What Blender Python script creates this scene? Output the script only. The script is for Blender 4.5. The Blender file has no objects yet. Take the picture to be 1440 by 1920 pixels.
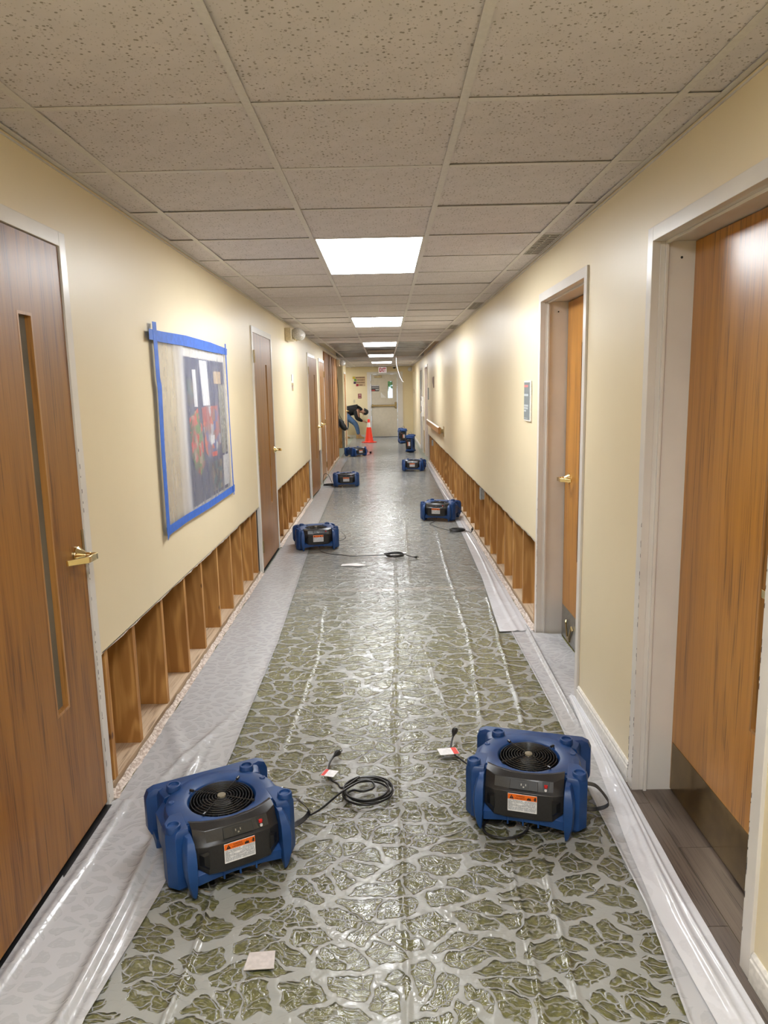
import bpy, bmesh, math, random
from mathutils import Vector, Matrix
random.seed(7)
PI = math.pi
C = bpy.context.scene.collection

# ------------------------------------------------------------------ camera
XL, XR, H, ZC = -1.1386, 0.9771, 1.6175, 2.4172      # left wall, right wall, eye height, ceiling
T0, Y0, TP = -0.9806, 2.2024, 0.61                    # ceiling grid origin and pitch
ya, pi_, ro = 0.0041, 0.1665, 0.0206
xp = Vector((math.cos(ya), math.sin(ya), 0)); yp = Vector((-math.sin(ya), math.cos(ya), 0)); zp = Vector((0, 0, 1))
F = math.cos(pi_) * yp - math.sin(pi_) * zp
V = math.sin(pi_) * yp + math.cos(pi_) * zp
R_ = math.cos(ro) * xp - math.sin(ro) * V
U_ = math.sin(ro) * xp + math.cos(ro) * V
cam = bpy.data.objects.new('camera', bpy.data.cameras.new('camera')); C.objects.link(cam)
M = Matrix((R_, U_, -F)).transposed().to_4x4(); M.translation = Vector((0, 0, H)); cam.matrix_world = M
cam.data.sensor_fit = 'VERTICAL'; cam.data.sensor_height = 36; cam.data.sensor_width = 27
cam.data.lens = 1359.4 / 1920 * 36; cam.data.clip_start = 0.05
bpy.context.scene.camera = cam
# ------------------------------------------------------------------ world, exposure, light levels
sc = bpy.context.scene
sc.view_settings.view_transform = 'Standard'; sc.view_settings.look = 'None'
sc.view_settings.gamma = 1; sc.view_settings.use_curve_mapping = False
sc.view_settings.exposure = 0.50
sc.cycles.use_denoising = True
sc.cycles.max_bounces = 10; sc.cycles.diffuse_bounces = 6; sc.cycles.glossy_bounces = 4; sc.cycles.transparent_max_bounces = 12
sc.cycles.sample_clamp_indirect = 8; sc.cycles.caustics_reflective = False; sc.cycles.caustics_refractive = False
w = bpy.data.worlds.new('sky'); sc.world = w; w.use_nodes = True
w.node_tree.nodes['Background'].inputs[0].default_value = (0.62, 0.78, 1.0, 1)
w.node_tree.nodes['Background'].inputs[1].default_value = 1.6
LAMP = 20.0                     # emission of the troffer diffusers
LAMP_COL = (0.965, 0.985, 1.0)

# ------------------------------------------------------------------ materials
def hexl(s):
    c = [int(s[i:i + 2], 16) / 255 for i in (0, 2, 4)]
    return tuple(((x + .055) / 1.055) ** 2.4 if x > .04045 else x / 12.92 for x in c)
class NT:
    def __init__(s, name):
        s.m = bpy.data.materials.new(name); s.m.use_nodes = True; s.t = s.m.node_tree; s.n = s.t.nodes
        s.n.clear(); s.out = s.n.new('ShaderNodeOutputMaterial')
    def add(s, typ, ins=None, **kw):
        n = s.n.new('ShaderNode' + typ)
        for k, v in kw.items(): setattr(n, k, v)
        for k, v in (ins or {}).items():
            i = n.inputs[k]
            if isinstance(v, bpy.types.NodeSocket): s.t.links.new(v, i)
            else:
                if i.type == 'RGBA' and len(v) == 3: v = (*v, 1)
                i.default_value = v
        return n
    def math(s, op, a, b=0.0, c=0.0, clamp=False):
        n = s.add('Math', {0: a, 1: b, 2: c}, operation=op); n.use_clamp = clamp; return n.outputs[0]
    def mixc(s, f, a, b):
        n = s.n.new('ShaderNodeMix'); n.data_type = 'RGBA'
        for k, v in ((0, f), (6, a), (7, b)):
            if isinstance(v, bpy.types.NodeSocket): s.t.links.new(v, n.inputs[k])
            else: n.inputs[k].default_value = (*v, 1) if k and len(v) == 3 else v
        return n.outputs[2]
    def ramp(s, f, a, b, lo=0.0, hi=1.0):
        n = s.add('MapRange', {0: f, 1: a, 2: b, 3: lo, 4: hi}); n.clamp = True; n.interpolation_type = 'SMOOTHSTEP'; return n.outputs[0]
    def obj(s): return s.add('TexCoord').outputs['Object']
    def world(s): return s.add('NewGeometry').outputs['Position']
    def mapv(s, v, sc=(1, 1, 1), loc=(0, 0, 0)):
        return s.add('Mapping', {0: v, 1: loc, 3: sc}).outputs[0]
    def noise(s, v, scale, det=3, rough=.5):
        return s.add('TexNoise', {'Vector': v, 'Scale': scale, 'Detail': det, 'Roughness': rough}).outputs[0]
    def bump(s, h, strength=.3, dist=.001):
        return s.add('Bump', {'Height': h, 'Strength': strength, 'Distance': dist}).outputs[0]
    def bsdf(s, col, rough=.5, **kw):
        ins = {'Base Color': col, 'Roughness': rough}; ins.update(kw)
        b = s.add('BsdfPrincipled', ins); s.t.links.new(b.outputs[0], s.out.inputs[0]); return b
def plain(name, col, rough=.5, nz=.08, sc_=60, **kw):
    t = NT(name); v = t.obj(); n = t.noise(v, sc_, 4)
    c2 = tuple(x * (1 - nz) for x in col); c3 = tuple(min(1, x * (1 + nz)) for x in col)
    t.bsdf(t.mixc(t.ramp(n, .35, .65), c2, c3), rough, Normal=t.bump(n, .15, .0004), **kw); return t.m

def m_wall(name, col):
    t = NT(name); v = t.world(); n = t.noise(v, 1.3, 3); n2 = t.noise(v, 160, 2)
    c = t.mixc(t.ramp(n, .3, .7), tuple(x * .96 for x in col), col)
    bmp = t.math('ADD', t.math('MULTIPLY', n2, .6), t.math('MULTIPLY', t.noise(v, 5, 2), 9))
    t.bsdf(c, .39, Normal=t.bump(bmp, .35, .0006), **{'Specular IOR Level': .5}); return t.m
WALL = m_wall('cream_wall_paint', (.78, .675, .47))
FARWALL = m_wall('cream_wall_paint_far', (.78, .67, .43))
def m_trim():
    t = NT('grey_white_trim_paint'); v = t.world(); n = t.noise(v, 3, 4)
    t.bsdf(t.mixc(t.ramp(n, .3, .7), (.66, .63, .60), (.74, .71, .67)), .28, Normal=t.bump(t.noise(v, 60, 2), .06, .0003)); return t.m
TRIM = m_trim()
WHITE = plain('white_paint', (.78, .76, .72), .35)
def m_tile():
    t = NT('mineral_fibre_tile'); v = t.obj()
    w1 = t.noise(v, 9, 3)
    vo = t.add('TexVoronoi', {'Vector': v, 'Scale': 72, 'Randomness': 1.0}); d = vo.outputs['Distance']
    rnd = t.add('SeparateColor', {0: vo.outputs['Color']}).outputs[0]
    pit = t.math('MULTIPLY', t.ramp(d, .20, .30, 1, 0), t.ramp(rnd, .50, .54))
    vs = t.add('TexVoronoi', {'Vector': t.mapv(v, (1, 1, 1), (3, 1, 2)), 'Scale': 170, 'Randomness': 1.0}); 
    r2 = t.add('SeparateColor', {0: vs.outputs['Color']}).outputs[1]
    pit2 = t.math('MULTIPLY', t.math('MULTIPLY', t.ramp(vs.outputs['Distance'], .25, .35, 1, 0), t.ramp(r2, .72, .76)), .6)
    fis = t.math('MULTIPLY', t.ramp(t.noise(v, 45, 5, .7), .63, .68), .45)
    p = t.math('MAXIMUM', t.math('MAXIMUM', pit, pit2), fis, clamp=True)
    base = t.mixc(t.ramp(w1, .3, .7), (.62, .59, .62), (.67, .635, .67))
    c = t.mixc(t.math('MULTIPLY', p, .78), base, (.20, .175, .15))
    t.bsdf(c, .85, Normal=t.bump(t.math('SUBTRACT', 1.0, p), .6, .002)); return t.m
TILE = m_tile()
TEE = plain('painted_steel_tee', (.62, .60, .60), .4, .04)
def m_wood(name, dark, light, rough=.3, streak=26, coat=.4, zax=2):
    t = NT(name); v = t.world(); inf = t.add('ObjectInfo').outputs['Random']
    off = t.add('CombineXYZ', {0: t.math('MULTIPLY', inf, 9.0), 1: t.math('MULTIPLY', inf, 17.0), 2: t.math('MULTIPLY', inf, 5.0)}).outputs[0]
    vv = t.add('VectorMath', {0: v, 1: off}, operation='ADD').outputs[0]
    s1 = [streak] * 3; s1[zax] = streak * .035
    s2 = [150] * 3; s2[zax] = 3.5
    s3 = [3.2] * 3; s3[zax] = .30
    a = t.noise(t.mapv(vv, tuple(s1)), 1, 5, .6); b = t.noise(t.mapv(vv, tuple(s2)), 1, 3, .6); c = t.noise(t.mapv(vv, tuple(s3)), 1, 2)
    rings = t.math('SINE', t.math('MULTIPLY', t.math('ADD', c, t.math('MULTIPLY', a, .10)), 60.0))
    g = t.math('ADD', t.math('MULTIPLY', a, .55), t.math('ADD', t.math('MULTIPLY', t.ramp(rings, -.2, .95), .10), t.math('MULTIPLY', b, .3)))
    col = t.mixc(t.ramp(g, .32, .78), light, dark)
    pores = t.math('MULTIPLY', t.ramp(b, .54, .64), t.ramp(rings, -.3, .7, .25, 1))
    col = t.mixc(t.math('MULTIPLY', pores, .62), col, tuple(x * .38 for x in dark))
    t.bsdf(col, rough, Normal=t.bump(t.math('SUBTRACT', 1.0, b), .25, .0008), **{'Coat Weight': coat, 'Coat Roughness': .22}); return t.m
OAK_L = m_wood('oak_veneer_reddish', (.155, .052, .006), (.31, .130, .018), .40, coat=.06)
OAK_R = m_wood('oak_veneer_golden', (.28, .108, .011), (.49, .215, .030), coat=.18)
OAK_STOP = m_wood('oak_stop', (.28, .12, .03), (.42, .20, .055), .35, 40, .3)
def m_lumber():
    t = NT('pine_lumber'); v = t.world(); inf = t.add('ObjectInfo').outputs['Random']
    off = t.add('CombineXYZ', {0: t.math('MULTIPLY', inf, 9.0), 1: t.math('MULTIPLY', inf, 17.0), 2: t.math('MULTIPLY', inf, 5.0)}).outputs[0]
    vv = t.add('VectorMath', {0: v, 1: off}, operation='ADD').outputs[0]
    a = t.noise(t.mapv(vv, (30, 30, 1.6)), 1, 4, .55); b = t.noise(t.mapv(vv, (5, 5, .8)), 1, 2)
    rings = t.math('SINE', t.math('MULTIPLY', b, 60.0))
    col = t.mixc(t.ramp(t.math('ADD', t.math('MULTIPLY', a, .7), t.math('MULTIPLY', rings, .12)), .25, .62), (.36, .160, .036), (.66, .36, .11))
    col = t.mixc(inf, col, t.mixc(.5, col, (.46, .235, .075)))
    kn = t.add('TexVoronoi', {'Vector': t.mapv(vv, (9, 9, 6)), 'Scale': 1.0}); kr = t.add('SeparateColor', {0: kn.outputs['Color']}).outputs[0]
    knot = t.math('MULTIPLY', t.ramp(kn.outputs['Distance'], .09, .15, 1, 0), t.ramp(kr, .80, .82))
    col = t.mixc(t.math('MULTIPLY', knot, .85), col, (.07, .022, .008))
    t.bsdf(col, .6, Normal=t.bump(a, .2, .001)); return t.m
PINE = m_lumber()
PLATE = m_wood('weathered_plate_lumber', (.42, .28, .17), (.60, .46, .32), .7, 40, 0, 1)
DRYB = plain('drywall_back_paper', (.30, .25, .19), .9)
GYP = plain('gypsum_core', (.66, .60, .53), .95, .2, 90)
def m_debris():
    t = NT('plaster_crumb_line'); v = t.world(); n = t.noise(v, 55, 5, .7)
    t.bsdf(t.mixc(t.ramp(n, .38, .62), (.42, .33, .27), (.78, .70, .64)), .9, Normal=t.bump(n, 1, .006)); return t.m
DEBRIS = m_debris()
BRASS = plain('polished_brass', (.88, .74, .40), .14, .02, 20, Metallic=1.0)
DULLBRASS = plain('dull_brass', (.36, .27, .13), .35, .1, 40, Metallic=.9)
def m_kick():
    t = NT('dark_bronze_kick_plate'); v = t.world(); n = t.noise(v, 7, 4)
    t.bsdf(t.mixc(t.ramp(n, .35, .65), (.15, .09, .025), (.25, .16, .05)), t.ramp(n, .3, .7, .12, .24), Metallic=.85); return t.m
KICK = m_kick()
STEEL = plain('grey_steel', (.34, .33, .30), .28, .1, 30, Metallic=.9)
BOXSTEEL = plain('galvanised_box', (.40, .42, .42), .4, .1, 50, Metallic=.7)
GLASSD = NT('wired_dark_glass')
_v = GLASSD.world(); GLASSD.bsdf(GLASSD.mixc(GLASSD.noise(_v, 4, 2), (.10, .10, .09), (.22, .22, .19)), .08)
GLASSD = GLASSD.m
BOARD = m_wood('bare_brown_board', (.20, .075, .014), (.42, .19, .052), .6, 30, 0)
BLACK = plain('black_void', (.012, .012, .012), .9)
def m_blue():
    t = NT('blue_rotomoulded_plastic'); v = t.obj(); n = t.noise(v, 420, 2); n2 = t.noise(v, 9, 3)
    col = t.mixc(t.ramp(n2, .3, .7), (.005, .038, .15), (.009, .058, .215))
    t.bsdf(col, t.ramp(n2, .3, .7, .38, .5), Normal=t.bump(n, .35, .0005)); return t.m
BLUE = m_blue()
DGREY = plain('charcoal_panel_plastic', (.020, .019, .020), .33, .15, 200)
BLK = plain('black_plastic', (.010, .010, .011), .35)
WIRE = plain('black_wire', (.05, .05, .05), .25, Metallic=.6)
CORD = plain('black_cord_rubber', (.012, .012, .013), .30)
HUBM = plain('hub_disc', (.22, .19, .13), .4)
RED = plain('red_rocker', (.55, .02, .02), .25)
WHT = plain('white_print', (.80, .80, .82), .4)
ORANGE = plain('orange_label', (.85, .16, .01), .45, .03)
FINE = plain('fine_print', (.36, .38, .42), .6)
INK = plain('black_ink', (.01, .01, .01), .6)
TAPE = plain('blue_painter_tape', (.028, .13, .56), .55, .1, 30)
TAPER = plain('red_print', (.75, .05, .03), .5)
JEAN = plain('blue_denim', (.055, .11, .22), .85, .25, 40)
HOOD = plain('black_fleece', (.006, .006, .007), .95)
SKIN = plain('skin', (.36, .19, .12), .5)
CAP = plain('dark_grey_cap', (.022, .026, .026), .8)
BOOT = plain('tan_boot_leather', (.26, .15, .045), .7, .2)
CONE = plain('orange_cone', (.66, .026, .006), .45, .05)
CREAMP = plain('cream_plastic', (.62, .53, .36), .45)
LENS = plain('clear_grey_lens', (.52, .50, .46), .12, .15, 80)
DOORW = plain('cream_door_paint', (.62, .57, .47), .45, .03, 10)
# adhesive-stained floor
def m_floor():
    t = NT('adhesive_stained_floor'); v = t.world(); n = t.noise(v, 45, 5, .7); n2 = t.noise(v, 2.2, 3)
    yy = t.add('SeparateXYZ', {0: v}).outputs[1]
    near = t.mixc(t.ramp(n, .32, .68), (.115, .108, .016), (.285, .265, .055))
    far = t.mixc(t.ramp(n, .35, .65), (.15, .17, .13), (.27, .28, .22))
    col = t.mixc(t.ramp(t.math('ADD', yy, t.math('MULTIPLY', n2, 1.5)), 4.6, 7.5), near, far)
    rub = t.math('MULTIPLY', t.ramp(t.math('ABSOLUTE', t.math('SUBTRACT', yy, 5.78)), .035, .07, 1, 0), t.ramp(n2, .3, .5, .5, 1))
    col = t.mixc(rub, col, (.56, .47, .36))
    t.bsdf(col, .55, Normal=t.bump(n, .5, .003)); return t.m
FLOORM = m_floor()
PLANK = m_wood('grey_brown_vinyl_plank', (.060, .043, .034), (.15, .116, .092), .35, 22, .1, 1)

# clear film lying on the floor: milky where it stands off the floor, clear where it clings
def m_film(name, lo, hi, milk, sx=7.2, sy=9.0, wa=0.0, e2w=1.0, thr=(.020, .042), far_lo=.62, rough=.075, spec=1.5, bumpd=.003):
    t = NT(name); v = t.world()
    sep = t.add('SeparateXYZ', {0: v}); yy = sep.outputs[1]
    d1 = t.add('TexNoise', {'Vector': v, 'Scale': 3.2, 'Detail': 3.0}).outputs[1]
    dv = t.add('VectorMath', {0: d1, 1: (.5, .5, .5)}, operation='SUBTRACT').outputs[0]
    dv = t.add('VectorMath', {0: dv, 'Scale': .22}, operation='SCALE').outputs[0]
    d2 = t.add('TexNoise', {'Vector': v, 'Scale': 17.0, 'Detail': 2.0}).outputs[1]
    d2 = t.add('VectorMath', {0: t.add('VectorMath', {0: d2, 1: (.5, .5, .5)}, operation='SUBTRACT').outputs[0], 'Scale': .05}, operation='SCALE').outputs[0]
    vv = t.add('VectorMath', {0: t.add('VectorMath', {0: v, 1: dv}, operation='ADD').outputs[0], 1: d2}, operation='ADD').outputs[0]
    v2 = t.mapv(vv, (sx, sy, 1))
    e = t.add('TexVoronoi', {'Vector': v2, 'Scale': 1.0}, feature='DISTANCE_TO_EDGE', voronoi_dimensions='2D').outputs['Distance']
    e2 = t.add('TexVoronoi', {'Vector': t.mapv(vv, (sx * 2.3, sy * 2.6, 1), (5, 3, 0)), 'Scale': 1.0}, feature='DISTANCE_TO_EDGE', voronoi_dimensions='2D').outputs['Distance']
    big = t.noise(v, 1.9, 2)
    f1 = t.add('TexVoronoi', {'Vector': v2, 'Scale': 1.0}, voronoi_dimensions='2D').outputs['Distance']
    cor = t.math('MULTIPLY', t.math('MAXIMUM', t.math('SUBTRACT', f1, .36), 0.0), .36)
    wid = t.math('ADD', cor, t.math('ADD', t.ramp(t.noise(v, 5.5, 2), .45, .75, 0.0, .06), t.ramp(t.noise(v, 1.7, 1), .55, .72, 0.0, .06)))
    if wa: wid = t.math('ADD', wid, wa)
    em = t.math('SUBTRACT', e, wid)
    m1 = t.ramp(em, thr[0], thr[1], 1, 0)
    m2 = t.math('MULTIPLY', t.ramp(e2, .03, .07, 1, 0), t.ramp(big, .42, .58, .6 * e2w, e2w))
    fine = t.math('MULTIPLY', t.ramp(t.noise(t.mapv(vv, (60, 150, 1)), 1, 3, .6), .52, .62), .6)
    mk = t.math('MAXIMUM', t.math('MAXIMUM', m1, m2), fine, clamp=True)
    farf = t.ramp(yy, 4.3, 7.4)
    far2 = t.ramp(t.noise(t.mapv(vv, (16, 30, 1)), 1, 4, .65), .38, .62)
    far2 = t.math('ADD', t.math('MULTIPLY', far2, 1 - far_lo), far_lo)
    mk = t.math('ADD', t.math('MULTIPLY', mk, t.math('SUBTRACT', 1.0, farf)), t.math('MULTIPLY', far2, farf))
    alpha = t.math('ADD', t.math('MULTIPLY', mk, hi - lo), lo)
    dif = t.add('BsdfDiffuse', {0: (*milk, 1)})
    tr = t.add('BsdfTransparent')
    mx = t.add('MixShader', {0: alpha, 1: tr.outputs[0], 2: dif.outputs[0]})
    hgt = t.math('ADD', t.math('ADD', t.math('MULTIPLY', t.ramp(em, -.02, .07, 1, 0), 1.0), t.math('MULTIPLY', t.ramp(e2, .0, .10, 1, 0), .22 * e2w)), t.math('MULTIPLY', t.noise(t.mapv(vv, (110, 150, 1)), 1, 3), .55))
    hgt = t.math('ADD', hgt, t.math('MULTIPLY', t.noise(v, 11, 2), 1.0))
    nb = t.bump(hgt, .9, bumpd)
    gl = t.add('BsdfGlossy', {'Roughness': rough, 'Normal': nb})
    fr = t.add('Fresnel', {0: spec, 1: nb})
    mx2 = t.add('MixShader', {0: fr.outputs[0], 1: mx.outputs[0], 2: gl.outputs[0]})
    t.t.links.new(mx2.outputs[0], t.out.inputs[0]); return t.m
FILM = m_film('clear_poly_film', .06, .68, (.46, .465, .45), 7.8, 11.5)
FILM_EDGE = m_film('milky_poly_film', .74, .83, (.58, .585, .605), 15, 19, far_lo=.85, rough=.14, bumpd=.0009, e2w=0.0, wa=.10)
FILM_WHITE = m_film('white_poly_film', .90, .97, (.70, .705, .74), 5, 3, far_lo=.9, rough=.10, bumpd=.0008, e2w=0.0)
def m_cover():
    t = NT('poster_cover_film'); v = t.world(); n = t.noise(t.mapv(v, (1, 12, 2.2)), 1, 4, .6); yy = t.add('SeparateXYZ', {0: v}).outputs[1]
    band = t.math('MULTIPLY', t.math('MULTIPLY', t.ramp(yy, 3.93, 3.99), t.ramp(yy, 4.12, 4.2, 1, 0)), .35)
    al = t.math('ADD', t.ramp(n, .35, .7, .27, .36), band, clamp=True)
    d0 = t.add('BsdfDiffuse', {0: (.80, .82, .90, 1)}); d1 = t.add('BsdfTranslucent', {0: (.95, .96, 1.0, 1)}); d = t.add('MixShader', {0: .5, 1: d0.outputs[0], 2: d1.outputs[0]}); mx = t.add('MixShader', {0: al, 1: t.add('BsdfTransparent').outputs[0], 2: d.outputs[0]})
    nb = t.bump(n, .5, .001); g = t.add('BsdfGlossy', {'Roughness': .16, 'Normal': nb}); f = t.math('MULTIPLY', t.add('Fresnel', {0: 1.35, 1: nb}).outputs[0], .6)
    t.t.links.new(t.add('MixShader', {0: f, 1: mx.outputs[0], 2: g.outputs[0]}).outputs[0], t.out.inputs[0]); return t.m
COVER = m_cover()
def m_emit(name, col, s):
    t = NT(name); e = t.add('Emission', {0: (*col, 1), 1: s}); t.t.links.new(e.outputs[0], t.out.inputs[0]); return t.m
DIFFUSER = m_emit('lit_diffuser', LAMP_COL, LAMP)
def m_deck():
    t = NT('galvanised_deck'); v = t.world(); n = t.noise(t.mapv(v, (.8, 6, 4)), 1, 4)
    t.bsdf(t.mixc(t.ramp(n, .3, .7), (.34, .36, .37), (.62, .63, .63)), t.ramp(n, .3, .7, .22, .4), Metallic=.45); return t.m
DECK = m_deck()
def m_collage(name, cols, scale=22):
    t = NT(name); v = t.obj(); vo = t.add('TexVoronoi', {'Vector': t.add('VectorMath', {0: v, 1: t.add('VectorMath', {0: t.add('TexNoise', {'Vector': v, 'Scale': 14.0}).outputs[1], 'Scale': .06}, operation='SCALE').outputs[0]}, operation='ADD').outputs[0], 'Scale': scale}, distance='CHEBYCHEV')
    r = t.add('SeparateColor', {0: vo.outputs['Color']}).outputs[0]
    cr = t.add('ValToRGB', {0: r}); cr.color_ramp.interpolation = 'CONSTANT'
    while len(cr.color_ramp.elements) < len(cols): cr.color_ramp.elements.new(.5)
    for i, c in enumerate(cols):
        cr.color_ramp.elements[i].position = i / len(cols); cr.color_ramp.elements[i].color = (*c, 1)
    t.bsdf(cr.outputs[0], .6); return t.m
NAVY = plain('navy_board', (.02, .035, .13), .8)
POSTER_A = m_collage('mixed_print', [(.35, .04, .05), (.05, .08, .30), (.25, .12, .12), (.45, .45, .50), (.6, .1, .05)], 16)
POSTER_B = m_collage('dark_collage', [(.02, .03, .06), (.1, .06, .1), (.03, .10, .14), (.2, .16, .12)], 20)
POSTER_C = m_collage('speckled_grey_print', [(.12, .13, .11), (.30, .30, .26), (.45, .44, .38), (.2, .2, .2)], 60)
OVALP = m_collage('red_green_print', [(.55, .03, .03), (.60, .05, .03), (.10, .22, .06), (.5, .4, .3), (.05, .08, .04)], 20)
TAN = plain('tan_paper', (.55, .40, .25), .8)
PAPER = plain('white_paper', (.75, .76, .80), .8)

# ------------------------------------------------------------------ mesh helpers
class MB:
    def __init__(s): s.v = []; s.f = []
    def add(s, vs, fs):
        o = len(s.v); s.v += [tuple(p) for p in vs]; s.f += [tuple(i + o for i in f) for f in fs]; return s
    def box(s, x0, y0, z0, x1, y1, z1):
        if x0 > x1: x0, x1 = x1, x0
        if y0 > y1: y0, y1 = y1, y0
        if z0 > z1: z0, z1 = z1, z0
        vs = [(x, y, z) for x in (x0, x1) for y in (y0, y1) for z in (z0, z1)]
        return s.add(vs, [(0, 1, 3, 2), (4, 6, 7, 5), (0, 4, 5, 1), (2, 3, 7, 6), (0, 2, 6, 4), (1, 5, 7, 3)])
    def prism(s, pts, off):
        n = len(pts); off = Vector(off)
        vs = [Vector(p) for p in pts] + [Vector(p) + off for p in pts]
        return s.add(vs, [tuple(range(n))[::-1], tuple(range(n, 2 * n))] + [(i, (i + 1) % n, n + (i + 1) % n, n + i) for i in range(n)])
    def loft(s, rings, cap=True, closed=True):
        n = len(rings[0]); vs = [p for r in rings for p in r]; fs = []
        for k in range(len(rings) - 1):
            for i in range(n if closed else n - 1):
                a, b = k * n + i, k * n + (i + 1) % n; fs.append((a, b, b + n, a + n))
        if cap: fs += [tuple(range(n))[::-1], tuple(range((len(rings) - 1) * n, len(rings) * n))]
        return s.add(vs, fs)
    def lathe(s, prof, n=32, c=(0, 0, 0), axis='z', cap=False):
        rings = []
        for r, z in prof:
            ring = []
            for i in range(n):
                a = 2 * PI * i / n; p = (r * math.cos(a), r * math.sin(a), z)
                if axis == 'x': p = (p[2], p[0], p[1])
                if axis == 'y': p = (p[0], p[2], p[1])
                ring.append((p[0] + c[0], p[1] + c[1], p[2] + c[2]))
            rings.append(ring)
        return s.loft(rings, cap)
    def cyl(s, c, r, h, n=20, axis='z', r2=None):
        return s.lathe([(r, 0), (r if r2 is None else r2, h)], n, c, axis, True)
    def tube(s, path, r, n=8, closed=False):
        P = [Vector(p) for p in path]; rings = []; N = len(P)
        up = Vector((0, 0, 1)); prev = None
        for i in range(N):
            a = P[(i - 1) % N] if (closed or i) else P[0]; b = P[(i + 1) % N] if (closed or i < N - 1) else P[-1]
            t = (b - a).normalized()
            if prev is None:
                u = t.cross(up) if abs(t.dot(up)) < .95 else t.cross(Vector((1, 0, 0))); u.normalize()
            else:
                u = (prev - t * prev.dot(t)).normalized()
            prev = u; w_ = t.cross(u); rr = r[i] if isinstance(r, (list, tuple)) else r
            rings.append([P[i] + rr * (math.cos(2 * PI * k / n) * u + math.sin(2 * PI * k / n) * w_) for k in range(n)])
        if closed: rings.append(rings[0]); return s.loft(rings, False)
        return s.loft(rings, True)
    def ribbon(s, path, wvec, th=.002):
        P = [Vector(p) for p in path]; wv = Vector(wvec) * .5; rings = []
        for i in range(len(P)):
            t = (P[min(i + 1, len(P) - 1)] - P[max(i - 1, 0)]).normalized(); nn = t.cross(wv).normalized() * th * .5
            rings.append([P[i] - wv - nn, P[i] + wv - nn, P[i] + wv + nn, P[i] - wv + nn])
        return s.loft(rings)
    def build(s, name, mat, parent=None, smooth=30, bevel=0, fix=True):
        me = bpy.data.meshes.new(name); me.from_pydata([tuple(p) for p in s.v], [], s.f)
        if fix:
            bm = bmesh.new(); bm.from_mesh(me); bmesh.ops.recalc_face_normals(bm, faces=bm.faces); bm.to_mesh(me); bm.free()
        me.materials.append(mat)
        if smooth: me.shade_smooth(); me.set_sharp_from_angle(angle=math.radians(smooth))
        o = bpy.data.objects.new(name, me); C.objects.link(o)
        if bevel:
            b = o.modifiers.new('b', 'BEVEL'); b.width = bevel; b.segments = 2; b.limit_method = 'ANGLE'; b.angle_limit = math.radians(35); b.harden_normals = False
        if parent is not None: o.parent = parent
        return o
def smoothpath(pts, n=8, closed=False):
    P = [Vector(p) for p in pts]; out = []
    N = len(P)
    for i in range(N - 1):
        p0, p1, p2, p3 = P[max(i - 1, 0)], P[i], P[i + 1], P[min(i + 2, N - 1)]
        for k in range(n):
            t = k / n
            out.append(.5 * ((2 * p1) + (p2 - p0) * t + (2 * p0 - 5 * p1 + 4 * p2 - p3) * t * t + (3 * p1 - p0 - 3 * p2 + p3) * t ** 3))
    out.append(P[-1]); return out
def tag(o, label=None, cat=None, group=None, kind=None):
    if label: o['label'] = label
    if cat: o['category'] = cat
    if group: o['group'] = group
    if kind: o['kind'] = kind
    return o
def empty(name, loc=(0, 0, 0), rz=0, parent=None):
    o = bpy.data.objects.new(name, None); C.objects.link(o); o.location = loc; o.rotation_euler = (0, 0, rz); o.empty_display_size = .05
    if parent is not None: o.parent = parent
    return o
def inst(src, loc, parent=None, scale=None):
    o = src.copy(); C.objects.link(o); o.location = loc
    if parent is not None: o.parent = parent
    if scale: o.scale = scale
    return o
def copy_tree(o, parent=None):
    c = o.copy(); C.objects.link(c)
    if parent is not None: c.parent = parent
    for ch in list(o.children): copy_tree(ch, c)
    return c
def text(name, s, size, mat, parent, M, ext=.0003, align='CENTER', off=0.0):
    cu = bpy.data.curves.new(name, 'FONT'); cu.body = s; cu.size = size; cu.extrude = ext; cu.align_x = align; cu.align_y = 'CENTER'
    cu.resolution_u = 3; cu.offset = off; cu.materials.append(mat)
    o = bpy.data.objects.new(name, cu); C.objects.link(o)
    bpy.context.view_layer.update()
    me = bpy.data.meshes.new_from_object(o.evaluated_get(bpy.context.evaluated_depsgraph_get())); me.name = name
    bpy.data.objects.remove(o); bpy.data.curves.remove(cu)
    o = bpy.data.objects.new(name, me); C.objects.link(o); o['kind'] = 'stuff'
    if parent is not None: o.parent = parent
    o.matrix_local = M
    return o
def frame_mat(origin, xdir, ydir):
    x = Vector(xdir).normalized(); y = Vector(ydir).normalized(); z = x.cross(y)
    m = Matrix((x, y, z)).transposed().to_4x4(); m.translation = Vector(origin); return m

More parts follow.
